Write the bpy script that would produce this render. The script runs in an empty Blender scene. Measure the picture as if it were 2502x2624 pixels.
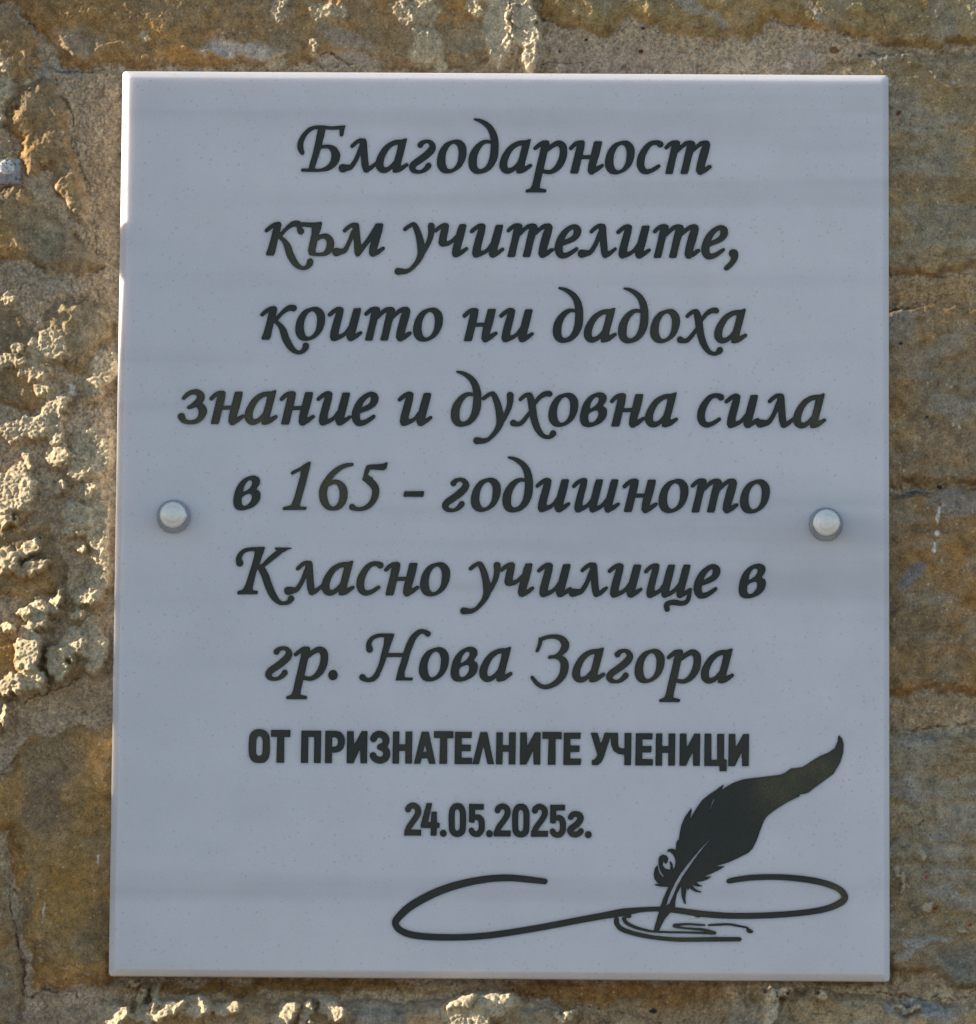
import bpy, bmesh, math
import numpy as np
from mathutils import Vector, Matrix, Euler, geometry

# ------------------------------------------------------------------ scene, camera, light
sc = bpy.context.scene
col = sc.collection
sc.render.engine = 'CYCLES'
sc.cycles.use_denoising = True
sc.cycles.max_bounces = 8
sc.view_settings.view_transform = 'Standard'
sc.view_settings.look = 'None'
sc.view_settings.gamma = 1
sc.view_settings.use_curve_mapping = False
sc.view_settings.exposure = 0.82

CAM = np.array([0.0287796389, -3.5019379428, 1.4924829380])
ROT = (1.6882217260, -0.0074104317, 0.0099480744)
FPX, IW, IH = 14000.0, 2502.0, 2624.0
cam_d = bpy.data.cameras.new('camera')
cam = bpy.data.objects.new('camera', cam_d)
col.objects.link(cam)
cam.location = CAM
cam.rotation_euler = ROT
cam_d.sensor_fit = 'HORIZONTAL'
cam_d.sensor_width = 36
cam_d.lens = 36 * FPX / IW
cam_d.clip_start = 0.05
cam_d.clip_end = 400
sc.camera = cam

SUN = Vector((0.940, math.sin(math.radians(0.45)), -0.341)).normalized()   # direction the light travels
world = bpy.data.worlds.new('World')
sc.world = world
world.use_nodes = True
wn = world.node_tree.nodes
sky = wn.new('ShaderNodeTexSky')
sky.sky_type = 'NISHITA'
sky.sun_disc = False
sky.sun_elevation = math.asin(-SUN.z)
sky.sun_rotation = math.radians(-90)
sky.air_density = 1.0
sky.dust_density = 0.4
sky.ozone_density = 1.7
wn['Background'].inputs[1].default_value = 0.12
world.node_tree.links.new(sky.outputs[0], wn['Background'].inputs[0])
sun_d = bpy.data.lights.new('sun', 'SUN')
sun_d.energy = 5.0
sun_d.angle = math.radians(0.5)
sun_d.color = (1.0, 0.88, 0.70)
sun = bpy.data.objects.new('sun', sun_d)
col.objects.link(sun)
sun.location = (-2, -1, 4)
sun.rotation_euler = SUN.to_track_quat('-Z', 'Y').to_euler()

# ------------------------------------------------------------------ camera geometry helpers
RM = np.array(Euler(ROT, 'XYZ').to_matrix())


def to_plane(P, y):
    """picture pixels (n,2) -> world x, z on the vertical plane at depth y"""
    P = np.asarray(P, float)
    d = np.stack([(P[:, 0] - IW / 2) / FPX, -(P[:, 1] - IH / 2) / FPX, -np.ones(len(P))], 1) @ RM.T
    t = (y - CAM[1]) / d[:, 1]
    return np.stack([CAM[0] + t * d[:, 0], CAM[2] + t * d[:, 2]], 1)


def to_pixel(X, Y, Z):
    q = (np.stack([X - CAM[0], Y - CAM[1], Z - CAM[2]], -1)) @ RM
    return IW / 2 + FPX * q[..., 0] / -q[..., 2], IH / 2 - FPX * q[..., 1] / -q[..., 2]



# ------------------------------------------------------------------ noise
def _hash(ix, iy, seed):
    n = (ix.astype(np.int64) * 374761393 + iy.astype(np.int64) * 668265263 + seed * 1442695041) & 0xFFFFFFFF
    n = ((n ^ (n >> 13)) * 1274126177) & 0xFFFFFFFF
    n = (n ^ (n >> 16)) & 0xFFFFFF
    return n / float(0xFFFFFF)


def vnoise(x, y, seed=0):
    ix, iy = np.floor(x), np.floor(y)
    fx, fy = x - ix, y - iy
    ux, uy = fx * fx * fx * (fx * (fx * 6 - 15) + 10), fy * fy * fy * (fy * (fy * 6 - 15) + 10)
    a, b = _hash(ix, iy, seed), _hash(ix + 1, iy, seed)
    c, d = _hash(ix, iy + 1, seed), _hash(ix + 1, iy + 1, seed)
    return (a + (b - a) * ux) * (1 - uy) + (c + (d - c) * ux) * uy


def fbm(x, y, seed=0, octv=4, gain=0.5):
    s, a, t = 0, 1.0, 0
    for o in range(octv):
        s = s + a * (vnoise(x, y, seed + o * 17) - 0.5)
        t += a
        a *= gain
        ca, sa = 1.6, 1.2
        x, y = ca * x + sa * y + 11.3, -sa * x + ca * y + 5.7
    return s / t * 2


def worley(x, y, seed=0):
    ix, iy = np.floor(x), np.floor(y)
    best = np.full(x.shape, 9.0)
    for dx in (-1, 0, 1):
        for dy in (-1, 0, 1):
            cx, cy = ix + dx, iy + dy
            px, py = cx + _hash(cx, cy, seed), cy + _hash(cx, cy, seed + 7)
            best = np.minimum(best, (px - x) ** 2 + (py - y) ** 2)
    return np.sqrt(best)


def sstep(a, b, x):
    t = np.clip((x - a) / (b - a), 0, 1)
    return t * t * (3 - 2 * t)


def poly_sdf(P, X, Y):
    """signed distance, positive inside"""
    P = np.asarray(P, float)
    n = len(P)
    d2 = np.full(X.shape, 1e18)
    ins = np.zeros(X.shape, bool)
    for i in range(n):
        ax, ay = P[i]
        bx, by = P[(i + 1) % n]
        ex, ey = bx - ax, by - ay
        L = ex * ex + ey * ey
        if L < 1e-20:
            continue
        wx, wy = X - ax, Y - ay
        t = np.clip((wx * ex + wy * ey) / L, 0, 1)
        d2 = np.minimum(d2, (wx - t * ex) ** 2 + (wy - t * ey) ** 2)
        c = (ay > Y) != (by > Y)
        if ey != 0:
            ins ^= c & (X < (bx - ax) * (Y - ay) / ey + ax)
    d = np.sqrt(d2)
    return np.where(ins, d, -d)


# ------------------------------------------------------------------ object helpers
def mesh_obj(name, verts, faces, mat, parent=None, smooth=False):
    me = bpy.data.meshes.new(name)
    me.from_pydata([tuple(v) for v in verts], [], faces)
    me.update()
    if mat:
        me.materials.append(mat)
    if smooth:
        me.polygons.foreach_set('use_smooth', [True] * len(me.polygons))
    o = bpy.data.objects.new(name, me)
    col.objects.link(o)
    if parent:
        o.parent = parent
    return o


def tag(o, label=None, cat=None, group=None, kind=None):
    if label: o['label'] = label
    if cat: o['category'] = cat
    if group: o['group'] = group
    if kind: o['kind'] = kind
    return o


def empty(name, loc=(0, 0, 0)):
    o = bpy.data.objects.new(name, None)
    o.empty_display_size = 0.02
    col.objects.link(o)
    o.location = loc
    return o


def mat_new(name):
    m = bpy.data.materials.new(name)
    m.use_nodes = True
    return m, m.node_tree.nodes, m.node_tree.links, m.node_tree.nodes['Principled BSDF']


# ------------------------------------------------------------------ materials
def ramp(N, L, src, stops):
    r = N.new('ShaderNodeValToRGB')
    e = r.color_ramp.elements
    while len(e) < len(stops):
        e.new(0.5)
    for i, (p, c) in enumerate(stops):
        e[i].position = p
        e[i].color = (*c, 1) if len(c) == 3 else c
    L.new(src, r.inputs[0])
    return r.outputs[0]


def mix(N, L, a, b, fac, mode='MIX'):
    m = N.new('ShaderNodeMix')
    m.data_type = 'RGBA'
    m.blend_type = mode
    for s, v in ((0, fac), (6, a), (7, b)):
        if isinstance(v, (int, float)):
            m.inputs[s].default_value = v
        elif isinstance(v, tuple):
            m.inputs[s].default_value = (*v, 1)
        else:
            L.new(v, m.inputs[s])
    return m.outputs[2]


def noise(N, L, vec, scale, detail=4, rough=0.5):
    n = N.new('ShaderNodeTexNoise')
    n.inputs['Scale'].default_value = scale
    n.inputs['Detail'].default_value = detail
    n.inputs['Roughness'].default_value = rough
    if vec is not None:
        L.new(vec, n.inputs['Vector'])
    return n.outputs['Fac']


def marble_mat():
    m, N, L, B = mat_new('white_marble')
    tc = N.new('ShaderNodeTexCoord').outputs['Object']
    mp = N.new('ShaderNodeMapping')
    mp.inputs['Scale'].default_value = (0.55, 1.0, 15.0)
    mp.inputs['Rotation'].default_value = (0, math.radians(0.6), 0)
    L.new(tc, mp.inputs['Vector'])
    bands = ramp(N, L, noise(N, L, mp.outputs[0], 1.7, 3, 0.5), [(0.32, (0.70, 0.685, 0.705)), (0.45, (0.785, 0.765, 0.79)), (0.7, (0.81, 0.792, 0.812))])  # shadow bands across the face, put into the marble's colour as streaks
    cloud = ramp(N, L, noise(N, L, tc, 26, 5, 0.6), [(0.3, (0.94, 0.94, 0.945)), (0.7, (1, 1, 1))])
    c = mix(N, L, bands, cloud, 1.0, 'MULTIPLY')
    # grey crystal specks of two sizes
    v = N.new('ShaderNodeTexVoronoi')
    v.inputs['Scale'].default_value = 330
    L.new(tc, v.inputs['Vector'])
    wh = N.new('ShaderNodeTexWhiteNoise')
    L.new(v.outputs['Color'], wh.inputs['Vector'])
    rad = N.new('ShaderNodeMapRange')
    rad.inputs[1].default_value = 0.30
    rad.inputs[2].default_value = 1.0
    rad.inputs[3].default_value = 0.0
    rad.inputs[4].default_value = 0.36
    L.new(wh.outputs['Value'], rad.inputs[0])
    lt = N.new('ShaderNodeMath'); lt.operation = 'SUBTRACT'
    L.new(rad.outputs[0], lt.inputs[0]); L.new(v.outputs['Distance'], lt.inputs[1])
    sp = ramp(N, L, lt.outputs[0], [(0.0, (0, 0, 0)), (0.16, (1, 1, 1))])
    c = mix(N, L, c, (0.655, 0.645, 0.66), sp)
    fine = ramp(N, L, noise(N, L, tc, 900, 2, 0.6), [(0.25, (0.93, 0.93, 0.935)), (0.6, (1, 1, 1))])
    c = mix(N, L, c, fine, 1.0, 'MULTIPLY')
    L.new(c, B.inputs['Base Color'])
    B.inputs['Roughness'].default_value = 0.36
    B.inputs['Specular IOR Level'].default_value = 0.35
    B.inputs['Subsurface Weight'].default_value = 1.0
    B.inputs['Subsurface Radius'].default_value = (1.0, 0.92, 0.82)
    B.inputs['Subsurface Scale'].default_value = 0.0075
    bp = N.new('ShaderNodeBump')
    bp.inputs['Strength'].default_value = 0.04
    bp.inputs['Distance'].default_value = 0.0006
    L.new(noise(N, L, tc, 420, 3, 0.6), bp.inputs['Height'])
    L.new(bp.outputs[0], B.inputs['Normal'])
    return m


def paint_mat():
    m, N, L, B = mat_new('black_engraver_paint')
    tc = N.new('ShaderNodeTexCoord').outputs['Object']
    big = ramp(N, L, noise(N, L, tc, 13, 3, 0.5), [(0.42, (0.011, 0.013, 0.012)), (0.54, (0.021, 0.021, 0.015)), (0.68, (0.048, 0.044, 0.022))])
    # olive patches painted in for the reflected sheen on feather and some letters
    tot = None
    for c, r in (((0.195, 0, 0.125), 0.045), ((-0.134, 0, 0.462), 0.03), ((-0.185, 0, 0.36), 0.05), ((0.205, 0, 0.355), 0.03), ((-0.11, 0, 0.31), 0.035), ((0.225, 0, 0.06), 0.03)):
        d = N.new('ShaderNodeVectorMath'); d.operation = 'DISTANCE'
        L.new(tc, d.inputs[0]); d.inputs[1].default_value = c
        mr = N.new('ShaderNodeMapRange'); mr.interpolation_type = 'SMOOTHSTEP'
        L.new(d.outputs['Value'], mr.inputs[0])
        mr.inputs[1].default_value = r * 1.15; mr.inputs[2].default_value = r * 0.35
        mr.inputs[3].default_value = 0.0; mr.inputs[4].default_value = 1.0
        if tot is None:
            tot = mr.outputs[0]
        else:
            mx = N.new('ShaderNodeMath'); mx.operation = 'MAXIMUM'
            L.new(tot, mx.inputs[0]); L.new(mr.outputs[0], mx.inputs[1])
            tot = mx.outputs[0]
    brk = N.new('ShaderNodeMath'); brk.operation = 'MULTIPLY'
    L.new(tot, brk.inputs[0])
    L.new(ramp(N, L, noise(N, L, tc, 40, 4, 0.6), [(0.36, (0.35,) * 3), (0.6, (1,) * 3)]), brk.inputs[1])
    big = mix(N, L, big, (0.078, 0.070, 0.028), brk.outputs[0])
    fine = ramp(N, L, noise(N, L, tc, 1100, 2, 0.7), [(0.35, (0.55, 0.55, 0.6)), (0.6, (1.1, 1.1, 1.0)), (0.75, (2.4, 2.3, 1.5))])
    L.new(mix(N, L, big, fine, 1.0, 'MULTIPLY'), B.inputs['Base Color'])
    B.inputs['Roughness'].default_value = 0.33
    B.inputs['Specular IOR Level'].default_value = 0.45
    bp = N.new('ShaderNodeBump')
    bp.inputs['Strength'].default_value = 0.35
    bp.inputs['Distance'].default_value = 0.0003
    L.new(noise(N, L, tc, 900, 3, 0.6), bp.inputs['Height'])
    L.new(bp.outputs[0], B.inputs['Normal'])
    return m


def wall_mat():
    m, N, L, B = mat_new('sandstone_and_mortar')
    a = N.new('ShaderNodeAttribute')
    a.attribute_name = 'stone_tint'
    tc = N.new('ShaderNodeTexCoord').outputs['Object']
    f1 = ramp(N, L, noise(N, L, tc, 160, 6, 0.65), [(0.30, (0.66, 0.64, 0.62)), (0.5, (1.03, 1.02, 1.01)), (0.70, (1.36, 1.32, 1.25))])
    f2 = ramp(N, L, noise(N, L, tc, 900, 3, 0.7), [(0.28, (0.56, 0.55, 0.54)), (0.5, (1.02, 1.02, 1.02)), (0.72, (1.44, 1.41, 1.36))])
    c = mix(N, L, mix(N, L, a.outputs['Color'], f1, 1.0, 'MULTIPLY'), f2, 1.0, 'MULTIPLY')
    L.new(c, B.inputs['Base Color'])
    B.inputs['Roughness'].default_value = 0.88
    B.inputs['Specular IOR Level'].default_value = 0.25
    bp = N.new('ShaderNodeBump')
    bp.inputs['Strength'].default_value = 0.5
    bp.inputs['Distance'].default_value = 0.0012
    L.new(noise(N, L, tc, 800, 5, 0.65), bp.inputs['Height'])
    L.new(bp.outputs[0], B.inputs['Normal'])
    return m


def metal_mat():
    m, N, L, B = mat_new('satin_nickel')
    tc = N.new('ShaderNodeTexCoord').outputs['Object']
    L.new(ramp(N, L, noise(N, L, tc, 300, 5, 0.6), [(0.3, (0.40, 0.42, 0.45)), (0.6, (0.50, 0.52, 0.55))]), B.inputs['Base Color'])
    B.inputs['Metallic'].default_value = 1.0
    L.new(ramp(N, L, noise(N, L, tc, 500, 3, 0.6), [(0.3, (0.22,) * 3), (0.7, (0.34,) * 3)]), B.inputs['Roughness'])
    return m


def dome_mat():
    m, N, L, B = mat_new('matt_aluminium_dome')
    tc = N.new('ShaderNodeTexCoord').outputs['Object']
    L.new(ramp(N, L, noise(N, L, tc, 420, 5, 0.65), [(0.3, (0.85, 0.80, 0.72)), (0.6, (0.90, 0.86, 0.79))]), B.inputs['Base Color'])
    B.inputs['Metallic'].default_value = 0.25
    B.inputs['Roughness'].default_value = 0.40
    return m


def plate_mat():
    m, N, L, B = mat_new('chipped_paint_on_rusty_steel')
    tc = N.new('ShaderNodeTexCoord').outputs['Object']
    base = ramp(N, L, noise(N, L, tc, 260, 5, 0.6), [(0.36, (0.10, 0.085, 0.07)), (0.46, (0.36, 0.365, 0.38)), (0.7, (0.46, 0.465, 0.475))])
    sep = N.new('ShaderNodeSeparateXYZ')
    L.new(tc, sep.inputs[0])
    low = N.new('ShaderNodeMapRange')
    low.inputs[1].default_value = -0.0045
    low.inputs[2].default_value = -0.0085
    L.new(sep.outputs['Z'], low.inputs[0])
    nz = N.new('ShaderNodeMath'); nz.operation = 'MULTIPLY'
    L.new(low.outputs[0], nz.inputs[0])
    L.new(ramp(N, L, noise(N, L, tc, 320, 4, 0.6), [(0.35, (0.2,) * 3), (0.6, (1,) * 3)]), nz.inputs[1])
    L.new(mix(N, L, base, (0.22, 0.075, 0.025), nz.outputs[0]), B.inputs['Base Color'])
    B.inputs['Roughness'].default_value = 0.65
    return m


def bolt_mat():
    m, N, L, B = mat_new('chipped_white_paint')
    tc = N.new('ShaderNodeTexCoord').outputs['Object']
    L.new(ramp(N, L, noise(N, L, tc, 480, 4, 0.6), [(0.40, (0.07, 0.06, 0.05)), (0.46, (0.62, 0.62, 0.61)), (0.7, (0.74, 0.74, 0.73))]), B.inputs['Base Color'])
    B.inputs['Roughness'].default_value = 0.6
    return m


def plain_mat(name, c, rough=0.7):
    m, N, L, B = mat_new(name)
    tc = N.new('ShaderNodeTexCoord').outputs['Object']
    L.new(ramp(N, L, noise(N, L, tc, 6, 6, 0.6), [(0.3, tuple(v * 0.8 for v in c)), (0.7, tuple(v * 1.15 for v in c))]), B.inputs['Base Color'])
    B.inputs['Roughness'].default_value = rough
    return m


M_MARBLE, M_PAINT, M_WALL, M_METAL, M_PLATE = marble_mat(), paint_mat(), wall_mat(), metal_mat(), plate_mat()
M_DOME = dome_mat()
M_BOLT = bolt_mat()

# ------------------------------------------------------------------ ground
gv = [(-60, -60, 0), (60, -60, 0), (60, 3, 0), (-60, 3, 0)]
ground = mesh_obj('ground', gv, [(0, 1, 2, 3)], plain_mat('grey_paving', (0.20, 0.172, 0.135), 0.9))
tag(ground, kind='structure')

# ------------------------------------------------------------------ the stone wall
WALL_Y = 0.026          # depth of the wall's datum behind the plaque's face


def wall_axis(lo, hi, step, far_lo, far_hi):
    a = list(np.arange(lo, hi, step))
    s, x, left = step, lo, []
    while x > far_lo:
        s *= 1.25
        x -= s
        left.append(max(x, far_lo))
    s, x, right = step, a[-1], []
    while x < far_hi:
        s *= 1.25
        x += s
        right.append(min(x, far_hi))
    return np.array(left[::-1] + a + right)


STONES = [
    # polygon, tint, height mm, edge px, strata
    ([(-400, -300), (1255, -300), (1290, 20), (1270, 150), (1100, 172), (700, 150), (560, 175), (260, 170), (150, 165), (100, 90), (40, 10), (-400, -20)], (0.30, 0.205, 0.105), 7.5, 40, 0.0),
    ([(-400, 10), (30, 20), (85, 95), (120, 170), (30, 205), (-400, 200)], (0.31, 0.225, 0.13), 6.5, 30, 0.0),
    ([(1390, -300), (3000, -300), (3000, 105), (2420, 118), (2280, 122), (2130, 85), (2030, 60), (1990, 45), (1955, 100), (1800, 98), (1690, 55), (1610, 40), (1560, 78), (1500, 75), (1380, 20)], (0.29, 0.215, 0.105), 8.0, 26, 0.2),
    ([(2050, 175), (2200, 140), (3000, 128), (3000, 690), (2280, 695), (2050, 690)], (0.29, 0.235, 0.15), 8.0, 26, 1.0),
    ([(2050, 790), (2280, 786), (2420, 780), (3000, 772), (3000, 1240), (2440, 1245), (2350, 1235), (2050, 1262)], (0.27, 0.20, 0.12), 8.0, 26, 0.6),
    ([(2050, 1275), (2300, 1258), (2430, 1252), (3000, 1248), (3000, 1778), (2440, 1776), (2380, 1768), (2320, 1785), (2050, 1790)], (0.265, 0.175, 0.085), 8.5, 26, 0.5),
    ([(2050, 1868), (2270, 1868), (2380, 1862), (2440, 1868), (3000, 1850), (3000, 2480), (2440, 2540), (2395, 2490), (2280, 2485), (2050, 2490)], (0.275, 0.22, 0.14), 9.0, 26, 1.0),
    ([(35, 205), (130, 190), (165, 290), (200, 400), (235, 500), (238, 570), (200, 545), (120, 440), (70, 440), (20, 330)], (0.27, 0.20, 0.115), 6.5, 22, 0.0),
    ([(-300, 490), (40, 478), (130, 540), (200, 600), (245, 640), (256, 690), (215, 700), (120, 692), (60, 660), (-300, 640)], (0.285, 0.215, 0.125), 6.0, 34, 0.0),
    ([(-300, 760), (50, 790), (90, 860), (130, 930), (120, 1000), (90, 1040), (-300, 1060)], (0.25, 0.185, 0.105), 3.5, 30, 0.3),
    ([(150, 760), (210, 745), (290, 790), (290, 870), (240, 920), (215, 965), (170, 955), (130, 900), (110, 830)], (0.275, 0.215, 0.125), 6.0, 30, 0.0),
    ([(-300, 1330), (60, 1345), (110, 1330), (160, 1400), (165, 1480), (120, 1520), (-300, 1530)], (0.25, 0.195, 0.12), 4.5, 40, 0.0),
    ([(115, 1650), (205, 1635), (220, 1690), (200, 1745), (130, 1790), (105, 1720)], (0.285, 0.225, 0.13), 7.5, 24, 0.0),
    ([(-300, 1760), (30, 1800), (60, 1790), (110, 1800), (130, 1770), (110, 1640), (-300, 1640)], (0.26, 0.19, 0.10), 5, 30, 0.0),
    ([(70, 1880), (150, 1862), (330, 1850), (330, 2490), (240, 2530), (130, 2520), (75, 2550), (60, 2400), (40, 2270), (10, 2130), (-300, 2080), (-300, 1990), (20, 1970)], (0.33, 0.215, 0.09), 7.5, 36, 0.0),
    ([(-300, 2140), (0, 2180), (25, 2300), (50, 2480), (50, 2640), (-300, 2700)], (0.27, 0.20, 0.115), 6, 30, 0.0),
    ([(260, 2640), (330, 2592), (470, 2575), (560, 2545), (680, 2560), (900, 2566), (1130, 2556), (1320, 2540), (1460, 2580), (1500, 2800), (260, 2800)], (0.32, 0.255, 0.17), 19.0, 50, 0.0),
    ([(1850, 2600), (1940, 2545), (2010, 2525), (2220, 2540), (2330, 2580), (2400, 2572), (2600, 2545), (3000, 2540), (3000, 2900), (1850, 2900)], (0.31, 0.26, 0.18), 13.0, 40, 0.2),
]
# crags that stand proud enough to catch the low light: x, y, rx, ry, tilt deg, height mm
CRAGS = [
    (715, 22, 22, 40, 10, 6), (840, 30, 44, 34, 10, 5.5), (1085, 30, 34, 40, -20, 6.5), (1042, 35, 22, 40, -10, 6), (1092, 120, 34, 45, -25, 6), (1125, 165, 18, 22, 0, 6),
    (800, 120, 14, 26, 0, 4), (700, 145, 22, 22, 0, 4.5), (375, 92, 14, 14, 0, 4),
    (1282, 70, 36, 110, 6, 13), (1345, 75, 36, 125, -4, 17), (1225, 20, 20, 30, 0, 5),
    (4, 240, 18, 90, 0, 7), (28, 760, 26, 16, 20, 5), (50, 890, 14, 12, 0, 5), (35, 928, 36, 14, -15, 6),
    (88, 952, 34, 36, 30, 8), (110, 1000, 26, 20, 40, 8), (268, 945, 36, 44, 20, 8), (232, 1000, 32, 28, -20, 8), (148, 1050, 34, 26, -10, 9), (148, 1104, 20, 24, 0, 9), (150, 1160, 30, 32, 0, 10),
    (66, 1190, 14, 18, 0, 7), (34, 1262, 44, 52, 10, 10), (20, 1330, 18, 24, 0, 8), (150, 1242, 20, 14, 20, 8), (233, 1262, 20, 16, 0, 9),
    (72, 1398, 42, 16, -25, 9), (80, 1452, 40, 16, -30, 10), (205, 1408, 14, 12, 0, 9), (220, 1535, 36, 24, 0, 10), (205, 1578, 26, 12, 10, 10), (140, 1540, 16, 34, 20, 9),
    (90, 1568, 30, 34, -20, 10), (58, 1560, 18, 14, -20, 9), (68, 1660, 34, 60, -8, 11), (75, 1750, 40, 30, -20, 11.5), (25, 1765, 34, 20, -30, 11), (12, 1610, 16, 14, 0, 9), (8, 1840, 14, 26, 0, 9),
    (242, 1160, 44, 60, 10, 8), (255, 1335, 30, 80, 0, 9), (252, 1480, 28, 60, 5, 9), (190, 1650, 30, 34, 0, 10), (70, 1100, 60, 34, -10, 6), (190, 1330, 36, 44, 0, 8), (120, 880, 46, 30, 15, 6), (240, 1660, 26, 60, 0, 10), (150, 1700, 24, 40, -10, 11), (20, 1440, 26, 40, 0, 9), (200, 1200, 30, 30, 0, 7),
    (99, 2453, 7, 7, 0, 8),
    (400, 2555, 14, 34, 10, 16), (360, 2560, 10, 24, 10, 15), (335, 2524, 14, 8, 0, 16),
    (300, 2612, 36, 26, -20, 29), (410, 2600, 72, 20, -12, 30), (505, 2592, 40, 30, -40, 31), (585, 2588, 42, 16, 5, 30), (725, 2608, 38, 24, -20, 30), (785, 2610, 16, 26, 0, 31), (850, 2594, 44, 22, 40, 31),
    (1235, 2592, 96, 38, -12, 33), (1180, 2574, 44, 16, -25, 32), (1440, 2606, 18, 22, 30, 32),
    (1965, 2590, 22, 60, 10, 30), (1990, 2540, 40, 12, -15, 29), (2100, 2552, 20, 10, -25, 28), (2330, 2582, 46, 8, 4, 24),
    (2373, 2187, 16, 14, 0, 15), (2300, 2252, 9, 32, 0, 15), (2372, 2322, 10, 18, 20, 15), (2470, 2380, 20, 8, 30, 14),
]
PATCH = [  # local tints: x, y, rx, ry, tilt, rgb, strength
    (600, 125, 110, 26, 0, (0.52, 0.47, 0.41), 0.85), (880, 150, 90, 20, 4, (0.48, 0.42, 0.36), 0.8), (880, 95, 80, 26, 25, (0.36, 0.31, 0.25), 0.7), (190, 110, 90, 45, 0, (0.38, 0.30, 0.22), 0.6), (150, 178, 80, 16, 4, (0.34, 0.33, 0.31), 0.75),
    (1780, 15, 130, 14, 40, (0.38, 0.37, 0.33), 0.55), (2080, 20, 120, 12, 45, (0.36, 0.36, 0.33), 0.45), (2420, 60, 60, 60, 0, (0.36, 0.36, 0.30), 0.4), (1316, 60, 66, 130, 0, (0.66, 0.54, 0.39), 0.9),
    (1580, 150, 240, 60, 0, (0.50, 0.38, 0.27), 0.75), (2060, 140, 70, 40, 0, (0.48, 0.40, 0.32), 0.5),
    (140, 505, 160, 24, 37, (0.54, 0.43, 0.30), 0.9), (240, 330, 60, 150, -15, (0.46, 0.36, 0.25), 0.7), (255, 520, 45, 160, 0, (0.47, 0.345, 0.22), 0.7), (90, 720, 120, 30, 5, (0.40, 0.35, 0.28), 0.55),
    (175, 640, 60, 40, 0, (0.36, 0.30, 0.22), 0.4), (250, 1130, 50, 80, 0, (0.46, 0.36, 0.24), 0.6), (260, 1400, 36, 220, 0, (0.52, 0.37, 0.20), 0.6), (130, 1290, 90, 60, 0, (0.38, 0.31, 0.22), 0.5),
    (120, 1790, 120, 40, -15, (0.50, 0.385, 0.26), 0.7), (30, 1870, 60, 40, 0, (0.44, 0.33, 0.21), 0.6), (260, 1800, 40, 80, 0, (0.50, 0.39, 0.27), 0.6), (240, 2060, 36, 110, 20, (0.44, 0.26, 0.085), 0.7), (180, 2280, 60, 200, 8, (0.41, 0.25, 0.085), 0.65),
    (255, 2380, 34, 90, 0, (0.26, 0.19, 0.10), 0.7), (130, 1960, 90, 90, 0, (0.29, 0.225, 0.145), 0.7), (110, 2060, 60, 100, 20, (0.235, 0.175, 0.115), 0.7), (60, 2330, 26, 130, 12, (0.31, 0.27, 0.19), 0.5), (180, 2520, 140, 30, 0, (0.28, 0.21, 0.14), 0.5), (120, 2600, 160, 40, 0, (0.33, 0.28, 0.22), 0.6),
    (700, 2530, 480, 22, 0, (0.27, 0.145, 0.045), 0.9), (1560, 2545, 360, 34, 2, (0.33, 0.185, 0.065), 0.9), (1650, 2600, 260, 40, 0, (0.34, 0.24, 0.135), 0.7), (2350, 2525, 60, 36, 0, (0.45, 0.33, 0.21), 0.9), (2470, 2470, 60, 70, 10, (0.21, 0.20, 0.17), 0.8),  # brown strips under the plaque have the warm bounced light put into them
    (2360, 2590, 110, 30, 4, (0.36, 0.37, 0.38), 0.65), (1990, 2600, 40, 50, 20, (0.34, 0.30, 0.24), 0.7),
    (2380, 740, 160, 44, 0, (0.46, 0.31, 0.155), 0.85), (2390, 1820, 170, 44, 0, (0.47, 0.33, 0.19), 0.85), (2330, 1255, 70, 9, -10, (0.26, 0.27, 0.28), 0.8), (2440, 1290, 80, 40, 0, (0.29, 0.28, 0.25), 0.6),
    (2340, 1470, 60, 16, -42, (0.24, 0.25, 0.255), 0.75), (2300, 1330, 40, 60, 10, (0.36, 0.29, 0.20), 0.4), (2300, 1640, 22, 120, -4, (0.39, 0.29, 0.17), 0.45), (2345, 1700, 14, 90, -3, (0.36, 0.26, 0.15), 0.4), (2440, 1040, 70, 40, 0, (0.35, 0.31, 0.25), 0.5),
    (2300, 850, 60, 60, 20, (0.31, 0.31, 0.29), 0.5), (2420, 880, 70, 30, -20, (0.38, 0.34, 0.27), 0.5), (2290, 1560, 30, 60, 0, (0.30, 0.20, 0.10), 0.4),
    (2330, 2030, 80, 30, 12, (0.36, 0.36, 0.35), 0.5), (2440, 2290, 90, 26, 10, (0.35, 0.36, 0.35), 0.5), (2370, 2420, 100, 14, -24, (0.39, 0.39, 0.38), 0.55), (2310, 1960, 34, 44, 0, (0.31, 0.24, 0.15), 0.5), (2310, 2490, 80, 24, 0, (0.35, 0.25, 0.12), 0.6),
]
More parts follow.
